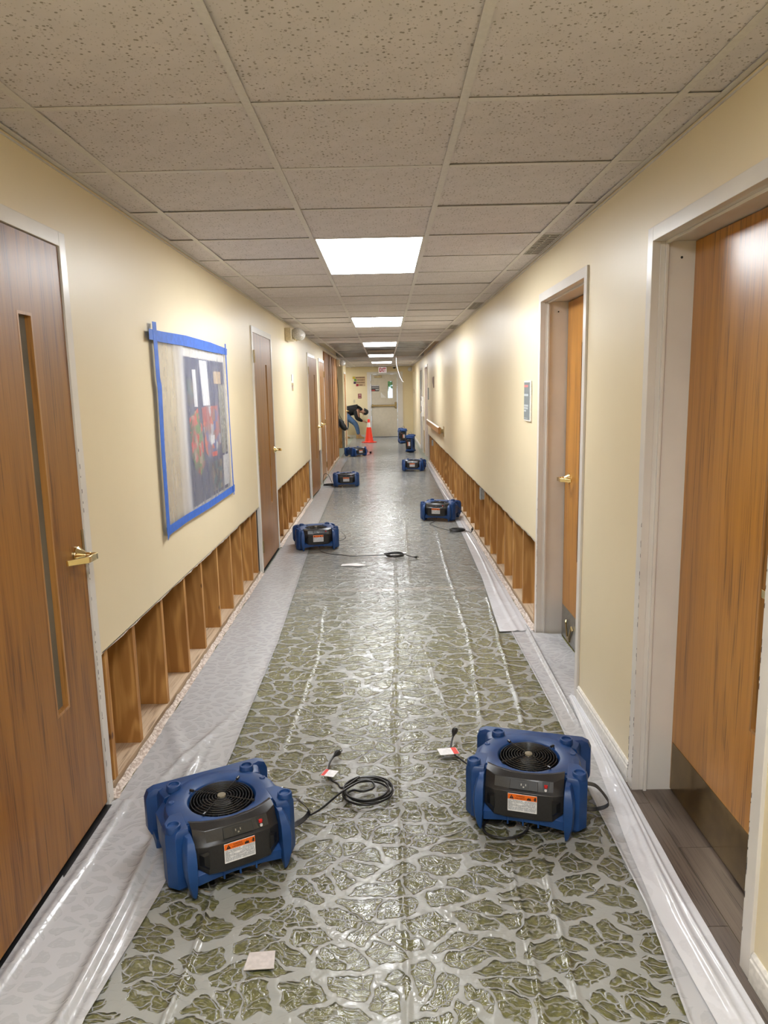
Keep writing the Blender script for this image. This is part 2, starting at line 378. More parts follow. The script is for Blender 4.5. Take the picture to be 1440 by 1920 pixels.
# ------------------------------------------------------------------ structure: floor, walls, ceiling
YB, YE, ZT = -6.0, 25.5, 2.95
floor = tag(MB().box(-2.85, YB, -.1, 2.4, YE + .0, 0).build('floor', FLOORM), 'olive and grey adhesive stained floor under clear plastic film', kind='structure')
rv = random.Random(3)
for i, (x0, x1, ys) in enumerate([(.905, 1.005, (1.0, 1.95, 2.61, 3.6)), (1.007, 1.128, (1.0, 2.33, 3.6)), (1.13, 1.25, (1.0, 2.05, 3.6))]):
    for a, b in zip(ys[:-1], ys[1:]):
        MB().box(x0, a + .001, 0, x1, b - .001, .003).build('floor_plank', PLANK, floor)
DT = .016   # drywall thickness
def wall(name, boxes, mat, label):
    m = MB()
    for b in boxes: m.box(*b)
    return tag(m.build(name, mat, None, 0), label, kind='structure')
def rag_edge(s, x, y0, y1, z, side):
    # ragged lower edge of cut drywall, as a thin strip of uneven paper and gypsum
    r = random.Random(int(y0 * 100)); y = y0; pts = []
    while y < y1: pts.append((y, z - r.uniform(.0, .009))); y += r.uniform(.03, .12)
    pts.append((y1, z - .004))
    fs = []; vs = []
    for (yy, zz) in pts:
        vs += [(x, yy, zz), (x, yy, z + .004), (x + side * DT, yy, zz + .003), (x + side * DT, yy, z + .004)]
    for i in range(len(pts) - 1):
        a = 4 * i; b = a + 4
        fs += [(a, b, b + 1, a + 1), (a, a + 2, b + 2, b), (a + 2, a + 3, b + 3, b + 2)]
    s.add(vs, fs); return s
CUT = .612
Lx0 = XL - DT
wl_ = wall('wall_left', [
    (Lx0, YB, 0, XL, 1.64, ZT), (Lx0, 1.64, 2.17, XL, 2.66, ZT), (Lx0, 2.66, CUT, XL, 6.40, ZT), (Lx0, 6.40, 2.17, XL, 7.42, ZT),
    (Lx0, 7.42, CUT, XL, 10.95, ZT), (Lx0, 10.95, 2.17, XL, 12.02, ZT), (Lx0, 12.02, CUT, XL, 12.79, ZT), (Lx0, 12.79, 2.17, XL, 13.83, ZT),
    (Lx0, 13.83, 2.37, XL, 17.7, ZT)], WALL, 'cream painted wall on the left with its lowest two feet cut away')
wr_ = wall('wall_right', [
    (XR, YB, 0, XR + DT, 1.795, ZT), (XR, 1.795, 2.15, XR + DT, 2.71, ZT), (XR, 2.71, 0, XR + DT, 3.60, ZT), (XR, 3.60, 2.15, XR + DT, 4.60, ZT),
    (XR, 4.60, CUT, XR + DT, 16.62, ZT), (XR, 16.62, 2.15, XR + DT, 17.65, ZT), (XR, 17.65, 0, XR + DT, 18.15, ZT), (XR, 18.15, .60, XR + DT, 18.70, ZT),
    (XR, 18.70, 0, XR + DT, 18.95, ZT), (XR, 18.95, 2.15, XR + DT, 19.95, ZT), (XR, 19.95, 0, XR + DT, YE, ZT)], WALL, 'cream painted wall on the right with its lowest two feet cut away')
for x, sd, segs, p in ((XL, -1, ((2.70, 6.36), (7.46, 10.9), (12.06, 12.75)), wl_), (XR, 1, ((4.64, 16.57),), wr_)):
    m = MB()
    for a, b in segs: rag_edge(m, x, a, b, CUT, sd)
    o = m.build('torn_drywall_edge', GYP, p); o['kind'] = 'stuff'; tag(o, 'pale torn gypsum edge')
# far wall with door opening
DX0, DX1, DZ = -.475, .440, 2.165
wall('wall_far', [(-2.85, YE, 0, DX0 - .01, YE + .14, ZT), (DX1 + .01, YE, 0, XR + 1.45, YE + .14, ZT), (DX0 - .01, YE, DZ + .01, DX1 + .01, YE + .14, ZT)], FARWALL, 'cream end wall with the exit door')
wall('wall_back', [(-2.85, YB - .1, 0, 2.4, YB, ZT)], WALL, 'cream wall closing the corridor behind the camera')
# shells of the side rooms
wall('wall_side_room_left', [(-2.95, YB, 0, -2.85, YE + .1, ZT + .1)], WALL, 'dim cream wall of the rooms on the left')
wall('wall_side_room_right', [(2.4, YB, 0, 2.5, YE + .1, ZT + .1)], WALL, 'dim cream wall of the rooms on the right')
# inner wall faces behind the studs (other side of the partitions)
SD = .140
def back(x0, x1, segs, nm):
    m = MB()
    for a, b in segs: m.box(x0, a, 0, x1, b, ZT)
    tag(m.build(nm, DRYB, None, 0), 'brown paper back of the drywall behind the studs', kind='structure')
xb = XL - DT - SD
back(xb - .02, xb, ((YB, 1.60), (2.70, 6.36), (7.46, 10.9), (12.06, 12.75), (13.85, 17.7)), 'wall_inner_left')
xc = XR + DT + SD
back(xc, xc + .02, ((YB, 1.76), (2.76, 3.56), (4.64, 16.57), (17.7, 18.9), (20.0, YE)), 'wall_inner_right')
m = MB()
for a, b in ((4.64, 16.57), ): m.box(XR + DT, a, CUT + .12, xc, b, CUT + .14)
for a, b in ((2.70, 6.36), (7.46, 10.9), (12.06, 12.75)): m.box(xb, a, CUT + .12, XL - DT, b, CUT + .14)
tag(m.build('trim_light_leak_cap', BLACK, None, 0), 'added black cap keeping stray light out of the open stud bays', kind='structure')  # black caps added above the bays only to stop light leaking in

# studs
stud_m = MB().box(0, 0, 0, SD, .036, CUT + .12 - .038)
stud0 = None
def stud(x, y, parent, first=[None]):
    global stud0
    if stud0 is None:
        stud0 = stud_m.build('stud', PINE, parent, 0, .001); stud0.location = (x, y, .038); return stud0
    return inst(stud0, (x, y, .038), parent)
def framing(name, x0, ys, seg, label, cat):
    e = empty(name, (0, 0, 0)); tag(e, label, cat)
    rr = random.Random(int(seg[0] * 10))
    for y in ys: 
        s_ = stud(x0 + rr.uniform(-.001, .001), y + rr.uniform(-.006, .006), e); s_.rotation_euler = (0, 0, rr.uniform(-.02, .02))
    MB().box(x0, seg[0], 0, x0 + SD, seg[1], .038).build('bottom_plate', PLATE, e, 0, .001)
    return e
def rng(a, b, st=.412):
    out = []; y = a
    while y < b - .02: out.append(y); y += st
    return out
framing('wall_framing', XL - DT - SD, [2.705, 2.80, 3.12, 3.535, 3.96, 4.345, 4.76, 5.19, 5.57, 6.0, 6.27], (2.70, 6.36), 'bare pine studs and bottom plate under the left wall by the taped poster', 'wall framing')
framing('wall_framing', XL - DT - SD, rng(7.50, 10.7) + [10.78], (7.46, 10.86), 'bare pine studs and bottom plate between the second and third oak doors on the left', 'wall framing')
framing('wall_framing', XL - DT - SD, [12.35], (12.10, 12.72), 'single bare stud in the dark gap between the paired oak doors', 'wall framing')
framing('wall_framing', XR + DT, [4.655] + rng(4.77, 16.5), (4.64, 16.57), 'long run of bare pine studs and bottom plate along the right wall', 'wall framing')
framing('wall_framing', XR + DT, [18.17, 18.32, 18.47, 18.62], (18.15, 18.70), 'short patch of bare studs beyond the handrail by the standing blowers', 'wall framing')
# crumbs of plaster along the foot of the cut walls
def crumbs(x0, x1, a, b, name='trim_plaster_line'):
    r = random.Random(int(a * 7 + x0 * 100)); m = MB(); rings = []; y = a
    while y < b:
        k = r.uniform(.7, 1.15); wv = (x1 - x0)
        rings.append([(x0, y, 0), (x0, y, .030 * k), (x0 + wv * .30, y, .026 * k), (x0 + wv * (.45 + r.uniform(-.15, .15)), y, .014 * k), (x0 + wv * r.uniform(.75, 1.15), y, .011)])
        y += r.uniform(.015, .06) if y < 7 else .2
    m.loft(rings, True, False); o = m.build(name, DEBRIS, None, 60); tag(o, 'pale broken plaster line at the foot of the cut wall', kind='structure')
crumbs(XL - .004, XL + .028, 2.70, 6.36); crumbs(XL - .004, XL + .028, 7.46, 10.86)
crumbs(XR + .004, XR - .028, 4.66, 16.55)
# baseboards
def baseboard(name, x, sd, y0, y1, lab, h=.088):
    prof = [(0, 0), (.013, 0), (.013, h - .022), (.010, h - .018), (.010, h - .008), (.004, h), (0, h)]
    m = MB().prism([(x + sd * a, y0, b) for a, b in prof], (0, y1 - y0, 0)); return tag(m.build(name, WHITE, None, 0), lab, kind='structure')
baseboard('baseboard_right', XR, -1, 2.765, 3.555, 'white baseboard between the two right hand doors')
baseboard('baseboard_right', XR, -1, -1, 1.748, 'chipped white baseboard at the near right corner')
baseboard('baseboard_right', XR, -1, 20.05, YE, 'white baseboard far down on the right')
MB().box(-2.8, YE - .013, 0, -.60, YE, .09).build('baseboard_far', WHITE); tag(bpy.data.objects['baseboard_far'], 'white baseboard on the end wall', kind='structure')
# end of left wall: alcove, return wall with a door, open lobby beyond
ret = wall('wall_return', [(-2.85, 20.85, .62, XL - .045, 20.99, ZT), (XL - .17, 20.99, 0, XL - .03, 21.2, ZT), (XL - .17, 22.1, 0, XL - .03, 22.5, ZT), (XL - .17, 21.2, 2.13, XL - .03, 22.1, ZT)], FARWALL, 'cream return wall past the alcove on the left')
e = empty('wall_framing', (0, 0, 0)); tag(e, 'brown sheathing below the cut return wall beside the hanging bag', 'wall framing')
MB().box(-2.4, 20.87, 0, XL - .10, 20.93, .64).build('sheathing_board', PINE, e, 0)
MB().box(XL - .10, 20.85, 0, XL - .03, 20.99, .64).build('corner_stud', STEEL, e, 0)
wall('wall_alcove_end', [(-2.85, 17.68, 0, XL - .16, 17.8, ZT)], DRYB, 'dark end of the stripped wall')
# exposed board wall
e = empty('board_wall', (0, 0, 0)); tag(e, 'full height stripped wall of bare brown boards and studs on the left', 'wall framing')
rr = random.Random(5); y = 13.86
while y < 17.6:
    wd = rr.choice([.038, .14, .30, .38, .24, .038, .09]); wd = min(wd, 17.68 - y); d = rr.choice([0, .012, .03]) if wd > .05 else 0
    MB().box(XL - .09 - d, y + .003, .05 + rr.uniform(0, .03), XL - .005 - d, y + wd - .003, 2.365).build('board', BOARD, e, 0, .002); y += wd
MB().box(XL - .10, 13.86, 0, XL - .0, 17.68, .045).build('bottom_plate', PLATE, e, 0)
MB().box(XL - .12, 17.66, 0, XL + .004, 17.72, 2.38).build('end_post', PINE, e, 0, .002)

# ceiling
cm = MB(); pitch = .155; n = int((YE + .2 - YB) / pitch); rings = []
for i in range(n):
    y = YB + i * pitch
    for dy, z in ((0, 2.53), (.055, 2.53), (.075, 2.57), (.135, 2.57)): rings.append([(-2.95, y + dy, z), (2.5, y + dy, z)])
cm.loft(rings, False, False)
ceil = tag(cm.build('ceiling', DECK, None, 0), 'ribbed steel deck above a white grid ceiling', kind='structure')
wall('ceiling_slab', [(-2.95, YB - .1, ZT, 2.5, YE + .3, ZT + .1)], DRYB, 'slab above the steel deck')
cols = [(XL, T0), (T0, T0 + TP), (T0 + TP, T0 + 2 * TP), (T0 + 2 * TP, T0 + 3 * TP), (T0 + 3 * TP, XR)]
rc = random.Random(11)
tiles = {}
LIGHTS = (3, 10, 17, 24, 31)
VENTS = (3, 8, 12)
for ci, (a, b) in enumerate(cols):
    wdt = b - a
    for r in range(-3, 38):
        if 17 <= r <= 25 and not (ci == 2 and False): 
            continue
        if ci == 2 and any(r in (l, l + 1) for l in LIGHTS + (-4,)): continue
        if ci == 4 and r in VENTS: continue
        if ci not in tiles:
            mbt = MB(); g = .006
            mbt.box(-wdt / 2 + g, -TP / 2 + g, 0, wdt / 2 - g, TP / 2 - g, .015)
            o = mbt.build('ceiling_tile', TILE, ceil, 0, .0015); tiles[ci] = o
        else: o = inst(tiles[ci], (0, 0, 0), ceil)
        o.location = ((a + b) / 2, Y0 + (r + .5) * TP, ZC + .0015 + rc.uniform(0, .001))
        t_ = rc.uniform(-.011, .011); o.rotation_euler = (t_ if r > -1 else t_ * .6, rc.uniform(-.002, .002), 0)
        o.location.z += abs(t_) * .29
for b in ((XL, YB, T0 + TP, Y0 - 3 * TP), (T0 + 2 * TP, YB, XR, Y0 - 3 * TP), (T0 + TP, Y0 - 9 * TP, T0 + 2 * TP, Y0 - 4 * TP), (T0 + TP, YB, T0 + 2 * TP, Y0 - 11 * TP)):
    MB().box(b[0], b[1], ZC + .004, b[2], b[3], ZC + .02).build('ceiling_panel', TILE, ceil, 0)
for b in ((-2.85, 17.7, XL, 23.38), (-2.85, 24.62, XL, YE), (-2.85, 23.38, -2.41, 24.62), (-1.79, 23.38, XL, 24.62)): MB().box(b[0], b[1], ZC + .004, b[2], b[3], ZC + .02).build('ceiling_panel', TILE, ceil, 0)
for k in range(4):
    x = T0 + k * TP
    MB().box(x - .012, Y0 - 4 * TP, ZC - .001, x + .012, YE, ZC + .001).box(x - .0015, Y0 - 4 * TP, ZC + .001, x + .0015, YE, ZC + .036).build('main_tee', TEE, ceil, 0)
ct = {}
for ci, (a, b) in enumerate(cols):
    for r in range(-3, 38):
        if 18 <= r <= 25 and not (ci == 2 and r in (19, 24)): continue
        if ci == 2 and any(r == l + 1 for l in LIGHTS + (-4,)): continue
        loc = ((a + b) / 2, Y0 + r * TP, ZC)
        if ci not in ct:
            hw = (b - a) / 2 - .013
            ct[ci] = MB().box(-hw, -.012, 0, hw, .012, .0012).box(-hw, -.0015, .001, hw, .0015, .03).build('cross_tee', TEE, ceil, 0); ct[ci].location = loc
        else: inst(ct[ci], loc, ceil)
for x, s in ((XL, 1), (XR, -1)):
    MB().box(x, YB, ZC - .001, x + s * .022, YE, ZC + .001).box(x, YB, ZC - .001, x + s * .0015, YE, ZC + .024).build('wall_angle', TEE, ceil, 0)
    MB().box(x, YB, ZC - .016, x + s * .004, YE, ZC - .011).build('wall_angle', TEE, ceil, 0)
MB().box(-2.85, YE - .022, ZC - .001, XR, YE, ZC + .001).build('wall_angle', TEE, ceil, 0)
MB().box(XL - .03, 17.72, ZC - .02, XL + .0, YE, ZC + .03).build('wall_angle', TEE, ceil, 0)

# troffers
lab = ['nearest and largest lit ceiling panel', 'second lit ceiling panel down the corridor', 'third lit ceiling panel at the near edge of the open ceiling bay', 'fourth lit ceiling panel at the far edge of the open ceiling bay', 'last small lit ceiling panel before the exit sign']
L0 = None
xm = T0 + 1.5 * TP
for i, r in enumerate(LIGHTS + (-4, -11, 99)):
    loc = (xm, Y0 + (r + 1) * TP, ZC)
    if L0 is None:
        L0 = empty('ceiling_light', loc)
        MB().box(-.285, -.59, 0, .285, .59, .004).build('diffuser', DIFFUSER, L0, 0)
        f_ = MB()
        for b in ((-.298, -.603, -.285, .603), (.285, -.603, .298, .603), (-.285, -.603, .285, -.59), (-.285, .59, .285, .603)): f_.box(b[0], b[1], -.001, b[2], b[3], .05)
        f_.build('frame', TEE, L0, 0)
        MB().box(-.295, -.60, .05, .295, .60, .10).build('housing', WHITE, L0, 0)
        o = L0
    else: o = copy_tree(L0); o.location = loc
    if i == 7: o.location = (-2.1, 24.0, ZC); tag(o, 'lit ceiling panel of the lobby left of the exit door', 'ceiling light')
    elif i < 5: tag(o, lab[i], 'ceiling light', 'lit ceiling panels along the corridor')
    else: tag(o, 'lit ceiling panel above the camera' if i == 5 else 'lit ceiling panel far behind the camera', 'ceiling light')
tag(MB().box(XL, Y0 + 26 * TP - .02, ZC + .02, XR, Y0 + 26 * TP + .06, 2.56).build('trim_bay_filler', DECK, None, 0), 'added grey filler over the dark gap at the far side of the open ceiling bay', kind='structure')  # invented filler: grey face added to cover the dark band beyond the bay
# ceiling vents
vent0 = None
VL = ['nearest slotted grey vent in the ceiling edge by the right wall', 'second slotted vent in the ceiling edge by the right wall', 'farthest slotted vent in the ceiling edge by the right wall']
for i, r in enumerate(VENTS):
    x0, x1 = cols[4]; loc = ((x0 + x1) / 2, Y0 + (r + .5) * TP, ZC)
    if vent0 is None:
        vent0 = empty('ceiling_vent', loc); hw = (x1 - x0) / 2 - .013
        MB().box(-hw, -.29, .012, hw, .29, .03).build('backing', plain('vent_shadow', (.10, .09, .075), .8), vent0, 0)
        mm = MB()
        for k in range(13): 
            yy = -.285 + k * .0465; mm.box(-hw, yy, -.001, hw, yy + .022, .010)
        for xx in (-hw, -.012, hw - .006): mm.box(xx, -.29, -.002, xx + .006, .29, .004)
        mm.build('slats', plain('vent_grey', (.36, .34, .32), .5), vent0, 0); o = vent0
    else: o = copy_tree(vent0); o.location = loc
    tag(o, VL[i], 'vent')

# ------------------------------------------------------------------ doors
def lever(parent, x, y, z, out, along, name='door_handle'):
    # brass lever: rose on the slab at x, projecting along -out... 'out' = +1/-1 towards the corridor, 'along' = lever direction in y
    m = MB()
    m.lathe([(.0, 0), (.033, 0), (.033, .006), (.028, .010), (.016, .028), (.0115, .034), (.0115, .050), (.0, .050)], 20, (0, 0, 0), 'x')
    # flat bar that first leans away, then returns parallel to the door
    pts = [(.050, 0.010), (.066, .012), (.066, -.020), (.060, -.115)]
    pth = [(.048, .0), (.070, .004), (.076, -.010), (.072, -.078), (.020, -.130)]
    rings = []
    for (d, a), hw in zip(pth, (.009, .010, .0115, .0115, .0095)):
        rings.append([(d - .004, a, -hw), (d + .004, a, -hw), (d + .004, a, hw), (d - .004, a, hw)])
    m.loft(rings)
    m.v = [(p[0] * out + x, p[1] * along * (1) + y, p[2] + z) for p in m.v]
    return m.build(name, BRASS, parent, 35, .001)
def hinge(parent, x, y, z, out, mat=None):
    m = MB().cyl((x + out * .008, y, z - .055), .0075, .11, 10); m.box(x, y - .018, z - .055, x + out * .003, y + .018, z + .055)
    return m.build('hinge', mat or DULLBRASS, parent, 40)
def slab(parent, xf, out, y0, y1, z0, z1, ly0, ly1, lz0, lz1, mat, th=.044, name='door_panel'):
    # slab with a real opening for the narrow lite; xf = corridor face
    xb_ = xf - out * th; m = MB()
    m.box(xf, y0, z0, xb_, ly0, z1); m.box(xf, ly1, z0, xb_, y1, z1); m.box(xf, ly0, z0, xb_, ly1, lz0); m.box(xf, ly0, lz1, xb_, ly1, z1)
    o = m.build(name, mat, parent, 0)
    s = MB(); t = .010
    for b in ((ly0, lz0, ly0 + t, lz1), (ly1 - t, lz0, ly1, lz1), (ly0 + t, lz0, ly1 - t, lz0 + t), (ly0 + t, lz1 - t, ly1 - t, lz1)):
        s.box(xf + out * .0005, b[0], b[1], xb_, b[2], b[3])
    s.build('glazing_stop', OAK_STOP, o, 0)
    MB().box(xf - out * .020, ly0 + t, lz0 + t, xf - out * .026, ly1 - t, lz1 - t).build('glass_pane', GLASSD, o, 0)
    return o
def casing(parent, xw, out, y0, y1, zt, face=.05, proj=.011, depth=.15, stop=None, mat=None):
    # hollow metal frame: y0,y1 outer edges, zt outer top
    m = MB(); a = xw + out * proj; b = xw - out * depth
    m.box(a, y0, 0, xw - out * .018, y0 + face, zt); m.box(a, y1 - face, 0, xw - out * .018, y1, zt); m.box(a, y0 + face, zt - face, xw - out * .018, y1 - face, zt)
    j = .012
    c_ = xw - out * .018
    m.box(c_, y0 + face - j, 0, b, y0 + face - .0004, zt - face); m.box(c_, y1 - face + .0004, 0, b, y1 - face + j, zt - face); m.box(c_, y0 + face - j, zt - face + .0004, b, y1 - face + j, zt - face + j)
    if stop:
        s0, s1, sp = stop
        m.box(xw - out * s0, y0 + face, 0, xw - out * s1, y0 + face + sp, zt - face - sp); m.box(xw - out * s0, y1 - face - sp, 0, xw - out * s1, y1 - face, zt - face - sp)
        m.box(xw - out * s0, y0 + face, zt - face - sp, xw - out * s1, y1 - face, zt - face)
    return m.build('door_frame', mat or TRIM, parent, 0, .0015)
CHIP = plain('chipped_dark_paint', (.05, .045, .05), .7)
def chips(parent, x, y, side, zs, seed, n=26, thin=.0006):
    r = random.Random(seed); m = MB()
    for i in range(n):
        z = r.choice(zs) + r.uniform(-.12, .12); h = r.uniform(.004, .02); wd = r.uniform(.001, .004); 
        yy = y + side * r.uniform(0, .002)
        m.prism([(x, yy, z), (x, yy + side * wd, z + h * .2), (x, yy + side * wd * .6, z + h), (x, yy, z + h * 1.1)], (thin, 0, 0))
    o = m.build('paint_chips', CHIP, parent, 0); o['kind'] = 'stuff'; return o

# door 1: near left
d = empty('door_1', (0, 0, 0)); tag(d, 'nearest oak door on the left with narrow window and brass lever', kind='structure')
casing(d, XL, 1, 1.62, 2.705, 2.187, .050, .011, .10)
s = slab(d, XL + .004, 1, 1.675, 2.652, .028, 2.134, 2.315, 2.415, .535, 1.886, OAK_L)
lever(d, XL + .004, 2.585, 1.045, 1, 1)
MB().box(XL + .0045, 2.635, 1.02, XL + .006, 2.652, 1.13).build('latch_plate', DULLBRASS, d, 0)
chips(d, XL + .0114, 2.657, 1, (.15, .35, .6, .9, 1.3), 3, 40)
MB().box(XL - .06, 1.67, 0, XL + .02, 2.655, .012).build('threshold', BLK, d, 0)
# door 2
d = empty('door_2', (0, 0, 0)); tag(d, 'second oak door on the left past the taped poster with brass hinges', kind='structure')
casing(d, XL, 1, 6.365, 7.455, 2.187, .052, .011, .10)
s = slab(d, XL + .006, 1, 6.42, 7.40, .028, 2.134, 7.04, 7.13, .54, 1.89, OAK_L)
lever(d, XL + .006, 7.33, 1.045, 1, -.6)
for z in (1.93, 1.04, .24): hinge(d, XL + .006, 6.42, z, 1)
MB().box(XL - .06, 6.42, 0, XL + .01, 7.40, .012).build('threshold', BLK, d, 0)
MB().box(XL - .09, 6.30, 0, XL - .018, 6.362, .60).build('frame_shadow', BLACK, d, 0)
# door 3 (slightly ajar)
d = empty('door_3', (0, 0, 0)); tag(d, 'third oak door on the left standing slightly ajar', kind='structure')
casing(d, XL, 1, 10.92, 12.06, 2.187, .052, .011, .10, mat=TRIM)
hb = empty('door_leaf', (XL + .004, 10.98, 0), -.035, d)
s = slab(hb, 0, 1, 0, 1.03, .028, 2.134, .66, .75, .54, 1.89, OAK_L)
lever(s, 0, .96, 1.045, 1, -.6)
for z in (1.93, 1.04, .24): hinge(s, 0, 0.0, z, 1)
# door 4
d = empty('door_4', (0, 0, 0)); tag(d, 'fourth oak door on the left next to the stripped board wall', kind='structure')
casing(d, XL, 1, 12.76, 13.86, 2.187, .052, .011, .10)
s = slab(d, XL + .006, 1, 12.815, 13.81, .028, 2.134, 13.08, 13.17, .54, 1.89, OAK_L)
lever(d, XL + .006, 12.90, 1.045, 1, .6)
for z in (1.93, 1.04, .24): hinge(d, XL + .006, 13.81, z, 1)
# door 5: right near, recessed
d = empty('door_5', (0, 0, 0)); tag(d, 'nearest golden oak door on the right set deep in its frame with a bronze kick plate', kind='structure')
casing(d, XR, -1, 1.752, 2.757, 2.171, .050, .011, .155, (.034, .046, .010))
s = slab(d, XR + .142, -1, 1.805, 2.704, .012, 2.118, 2.015, 2.125, .545, 1.886, OAK_R)
MB().box(XR + .1405, 1.815, .014, XR + .142, 2.695, .213).build('kick_plate', KICK, s, 0)
lever(s, XR + .142, 1.885, 1.035, -1, -1)
MB().cyl((XR + .095, 2.7065, 2.064), .0045, .001, 10, 'y').build('screw_hole', INK, d, 0)
chips(d, XR - .0118, 2.705, 1, (.06, .12, .2, .5, .8, 1.0), 8, 44); chips(d, XR - .0118, 2.753, 1, (.06, .15, .3), 9, 16)
chips(d, XR - .0118, 1.797, 1, (.1, .4, .9, 1.1), 12, 20)
# door 6: right middle
d = empty('door_6', (0, 0, 0)); tag(d, 'second golden oak door on the right with brass lever and grey kick plate', kind='structure')
casing(d, XR, -1, 3.562, 4.640, 2.180, .050, .011, .17, (.034, .046, .010))
s = slab(d, XR + .158, -1, 3.625, 4.580, .012, 2.125, 4.165, 4.265, .565, 1.875, OAK_R)
MB().box(XR + .1565, 3.63, .014, XR + .158, 4.575, .22).build('kick_plate', STEEL, s, 0)
lever(s, XR + .158, 4.47, 1.055, -1, 1)
mk = MB().box(XR + .147, 4.36, .03, XR + .156, 4.42, .06).tube([(XR + .150, 4.41, .05), (XR + .146, 4.43, .14), (XR + .15, 4.44, .15)], .006, 6).tube([(XR + .150, 4.37, .05), (XR + .146, 4.30, .15), (XR + .15, 4.28, .13)], .006, 6)
mk.build('kick_down_stop', DULLBRASS, s)
MB().cyl((XR + .10, 4.5895, 2.07), .0045, .001, 10, 'y').build('screw_hole', INK, d, 0)
chips(d, XR - .0118, 4.588, 1, (.3, .6, .9), 15, 18)
# door 7, 8 right far
d = empty('door_7', (0, 0, 0)); tag(d, 'far doorway on the right just past the handrail', kind='structure')
casing(d, XR, -1, 16.60, 17.70, 2.175, .055, .011, .15, (.034, .046, .010))
s = slab(d, XR + .13, -1, 16.66, 17.64, .012, 2.115, 17.2, 17.3, .565, 1.875, OAK_R)
d = empty('door_8', (0, 0, 0)); tag(d, 'farthest doorway on the right beside the standing blowers', kind='structure')
casing(d, XR, -1, 18.92, 20.0, 2.165, .055, .011, .10)
s = slab(d, XR + .02, -1, 18.98, 19.94, .012, 2.105, 19.5, 19.6, .565, 1.875, DOORW)
lever(s, XR + .02, 19.05, 1.03, -1, -.6)
# door 9 in return wall on left
d = empty('door_9', (0, 0, 0)); tag(d, 'narrow glimpse of an oak door on the left by the crouching person', kind='structure')
casing(d, XL - .03, 1, 21.17, 22.13, 2.16, .05, .011, .10, mat=WHITE)
s = slab(d, XL - .022, 1, 21.225, 22.075, .012, 2.10, 21.8, 21.9, .565, 1.875, OAK_R)
lever(s, XL - .022, 21.98, 1.02, 1, -.6)
for z in (1.93, .24): hinge(s, XL - .022, 21.225, z, 1)
# exit door in the far wall
d = empty('door_10', (0, 0, 0)); tag(d, 'cream exit door at the end of the corridor with panic bar and narrow window', kind='structure')
m = MB(); a0, a1 = -.60, .635
m.box(a0, YE - .015, 0, DX0, YE, 2.24); m.box(DX1, YE - .015, 0, a1, YE, 2.24); m.box(DX0, YE - .015, DZ, DX1, YE, 2.24)
m.box(DX0 - .01, YE, 0, DX0, YE + .14, DZ); m.box(DX1, YE, 0, DX1 + .01, YE + .14, DZ); m.box(DX0 - .01, YE, DZ, DX1 + .01, YE + .14, DZ + .01)
m.build('door_frame', TRIM, d, 0)
wx0, wx1, wz0, wz1 = .118, .278, 1.345, 1.915; yf = YE + .012
m = MB(); x0, x1, z0, z1 = DX0 + .006, DX1 - .006, .016, DZ - .006
m.box(x0, yf, z0, wx0, yf + .045, z1); m.box(wx1, yf, z0, x1, yf + .045, z1); m.box(wx0, yf, z0, wx1, yf + .045, wz0); m.box(wx0, yf, wz1, wx1, yf + .045, z1)
dp = m.build('door_panel', DOORW, d, 0)
gl = NT('clear_glass'); g1 = gl.add('BsdfTransparent', {0: (.92, .96, .95, 1)}); g2 = gl.add('BsdfGlossy', {'Roughness': .02})
gl.t.links.new(gl.add('MixShader', {0: .06, 1: g1.outputs[0], 2: g2.outputs[0]}).outputs[0], gl.out.inputs[0])
MB().box(wx0, yf + .02, wz0, wx1, yf + .026, wz1).build('glass_pane', gl.m, dp, 0)
m = MB().box(-.455, yf - .055, 1.055, .375, yf - .02, 1.120); m.build('panic_bar', DULLBRASS, dp, 0, .008)
MB().box(.345, yf - .06, .985, .425, yf, 1.205).build('bar_latch_case', DULLBRASS, dp, 0, .018)
MB().box(-.455, yf - .04, 1.03, -.40, yf, 1.14).build('bar_end_case', DULLBRASS, dp, 0, .006)
MB().box(-.345, yf - .05, 2.05, -.085, yf, 2.095).box(-.20, yf - .065, 2.095, -.10, yf - .03, 2.125).build('door_closer', DULLBRASS, dp, 0, .004)
MB().box(DX0, YE - .02, 0, DX1, YE + .14, .012).build('threshold', BLK, d, 0)
for z in (1.9, 1.05, .25): MB().cyl((x0 - .004, yf - .004, z - .05), .006, .1, 8).build('hinge', STEEL, dp)

# ------------------------------------------------------------------ plastic film on the floor
def lerp_list(P, y):
    P = sorted(P, key=lambda p: p[1])
    if y <= P[0][1]: return P[0][0]
    for (x0, y0), (x1, y1) in zip(P[:-1], P[1:]):
        if y <= y1: return x0 + (x1 - x0) * (y - y0) / (y1 - y0)
    return P[-1][0]
def film(name, mat, xa, xb_, ys, nx, zf, label, kindtag):
    m = MB(); vs = []; fs = []
    for j, y in enumerate(ys):
        a = xa(y); b = xb_(y)
        for i in range(nx):
            x = a + (b - a) * i / (nx - 1); vs.append((x, y, zf(x, y)))
    for j in range(len(ys) - 1):
        for i in range(nx - 1):
            k = j * nx + i; fs.append((k, k + 1, k + nx + 1, k + nx))
    m.v = vs; m.f = fs; o = m.build(name, mat, None, 180, 0, False)
    return tag(o, label, kindtag)
def yrange(a, segs):
    out = [a]; y = a
    for b, st in segs:
        n = max(1, round((b - y) / st))
        for i in range(n): out.append(y + (b - y) * (i + 1) / n)
        y = b
    return out
def gs(d, s): return math.exp(-(d / s) ** 2)
